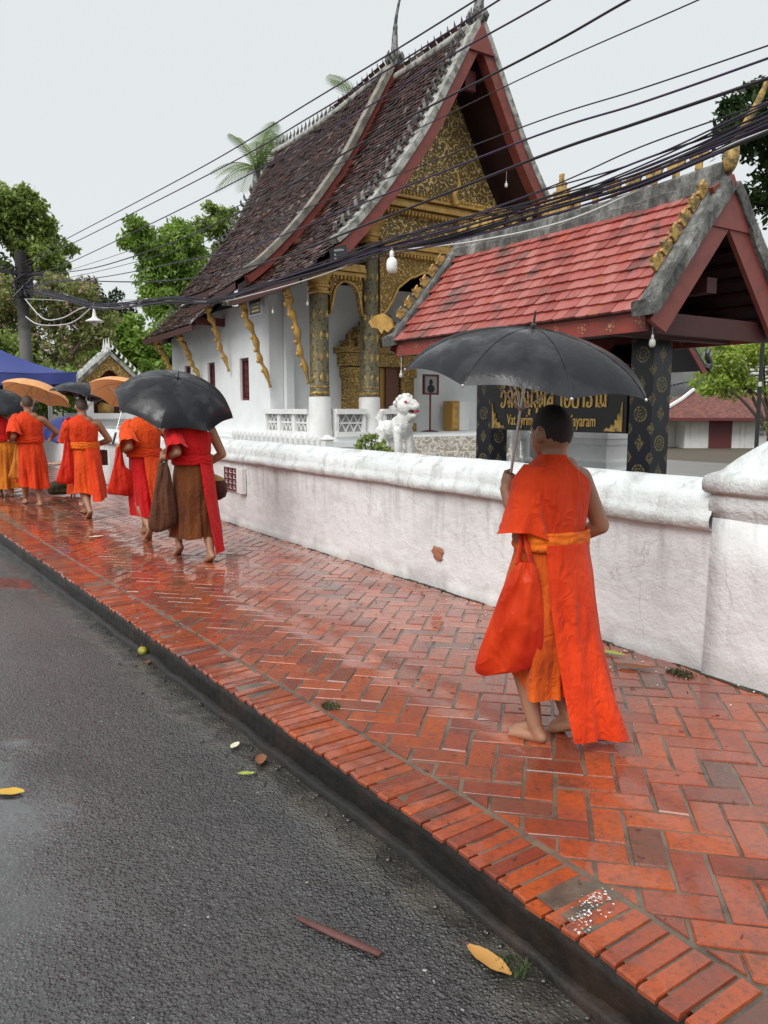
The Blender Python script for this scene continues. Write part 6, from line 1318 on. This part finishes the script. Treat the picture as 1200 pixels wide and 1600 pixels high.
dleaf('pale leaf on the wet bricks left of the person in crimson',1.98,8.75,.002,.17,.07,R(10),'petal',.15,seed=6); dleaf('long brown leaf at the foot of the wall near the pillar',3.36,2.62,.004,.22,.07,R(-50),'leaf_brown',.25,seed=7); dleaf('green leaf at the foot of the wall',3.46,2.85,.004,.16,.06,R(-70),'leaf_lit',.15,seed=8)
fr = thing('fallen_fruit',(1.345,4.8,ZR_),'yellow-green fallen fruit lying in the gutter','fruit'); MB().ell((1.335,4.8,ZR_+.028),(.03,.042,.028),16,12).build('fruit_body','fruit',fr,smooth=True); MB().tube([(1.345,4.85,ZR_+.045),(1.35,4.87,ZR_+.055)],.004,5).build('stem','twig',fr)
dleaf('brown dead leaf beside the fallen fruit',1.35,4.62,ZR_,.12,.06,R(15),'leaf_brown',.4,seed=10)
o = MB(); P_ = [(.975,1.955,-.14),(1.03,1.83,-.139),(1.1,1.68,-.14)]; o.tube(P_,[.008,.015,.012],7,flat=.5); tag(o.build('wood_strip','twig',smooth=True),'flat reddish strip of wood lying on the asphalt','stick')
def moss(label, x, y, z, n, r, seed):
    g = np.random.default_rng(seed); V = []; 
    for i in range(n):
        a, d = g.random()*6.28, r*math.sqrt(g.random()); p = np.array([x+d*math.cos(a), y+d*math.sin(a)*1.4, z]); b = g.normal(size=2)*.5; L = .008+.014*g.random(); w = .0035; s = np.array([-b[1],b[0],0])/max(.01,np.hypot(*b))*w
        V += [p-s, p+s, p+np.array([b[0]*L,b[1]*L,L])]
    o = fastmesh('moss', np.array(V), np.arange(3*n).reshape(-1,3), 'moss', None, (x,y,z)); tag(o,label,'moss',kind='stuff')
moss('tuft of moss by the tan leaf under the kerb',1.39,1.44,ZR_,150,.04,1); moss('moss at the foot of the wall beside the pillar',3.5,2.42,.0,260,.06,2); moss('moss in the joint of the border bricks',1.72,3.06,.0,120,.04,3)
g = random.Random(21); mb = MB()
for k in range(150):
    x = kx(0)-.02-abs(g.gauss(0,.14)); y = g.uniform(.8,6); s = g.uniform(.003,.011); x = min(x, kx(y)-.05); mb.ell((x,y,-.158+s*.3),(s,s*.8,s*.5),6,4)
for k in range(110):
    x, y = g.uniform(-.5,1.2), g.uniform(.9,5); s = g.uniform(.0025,.006); mb.ell((x,y,-.14),(s,s*.8,s*.5),5,4)
o = mb.build('gutter_grit','gutter',origin=(1,2,-.15)); tag(o,'scattered grit and pebbles along the gutter','grit',kind='stuff')
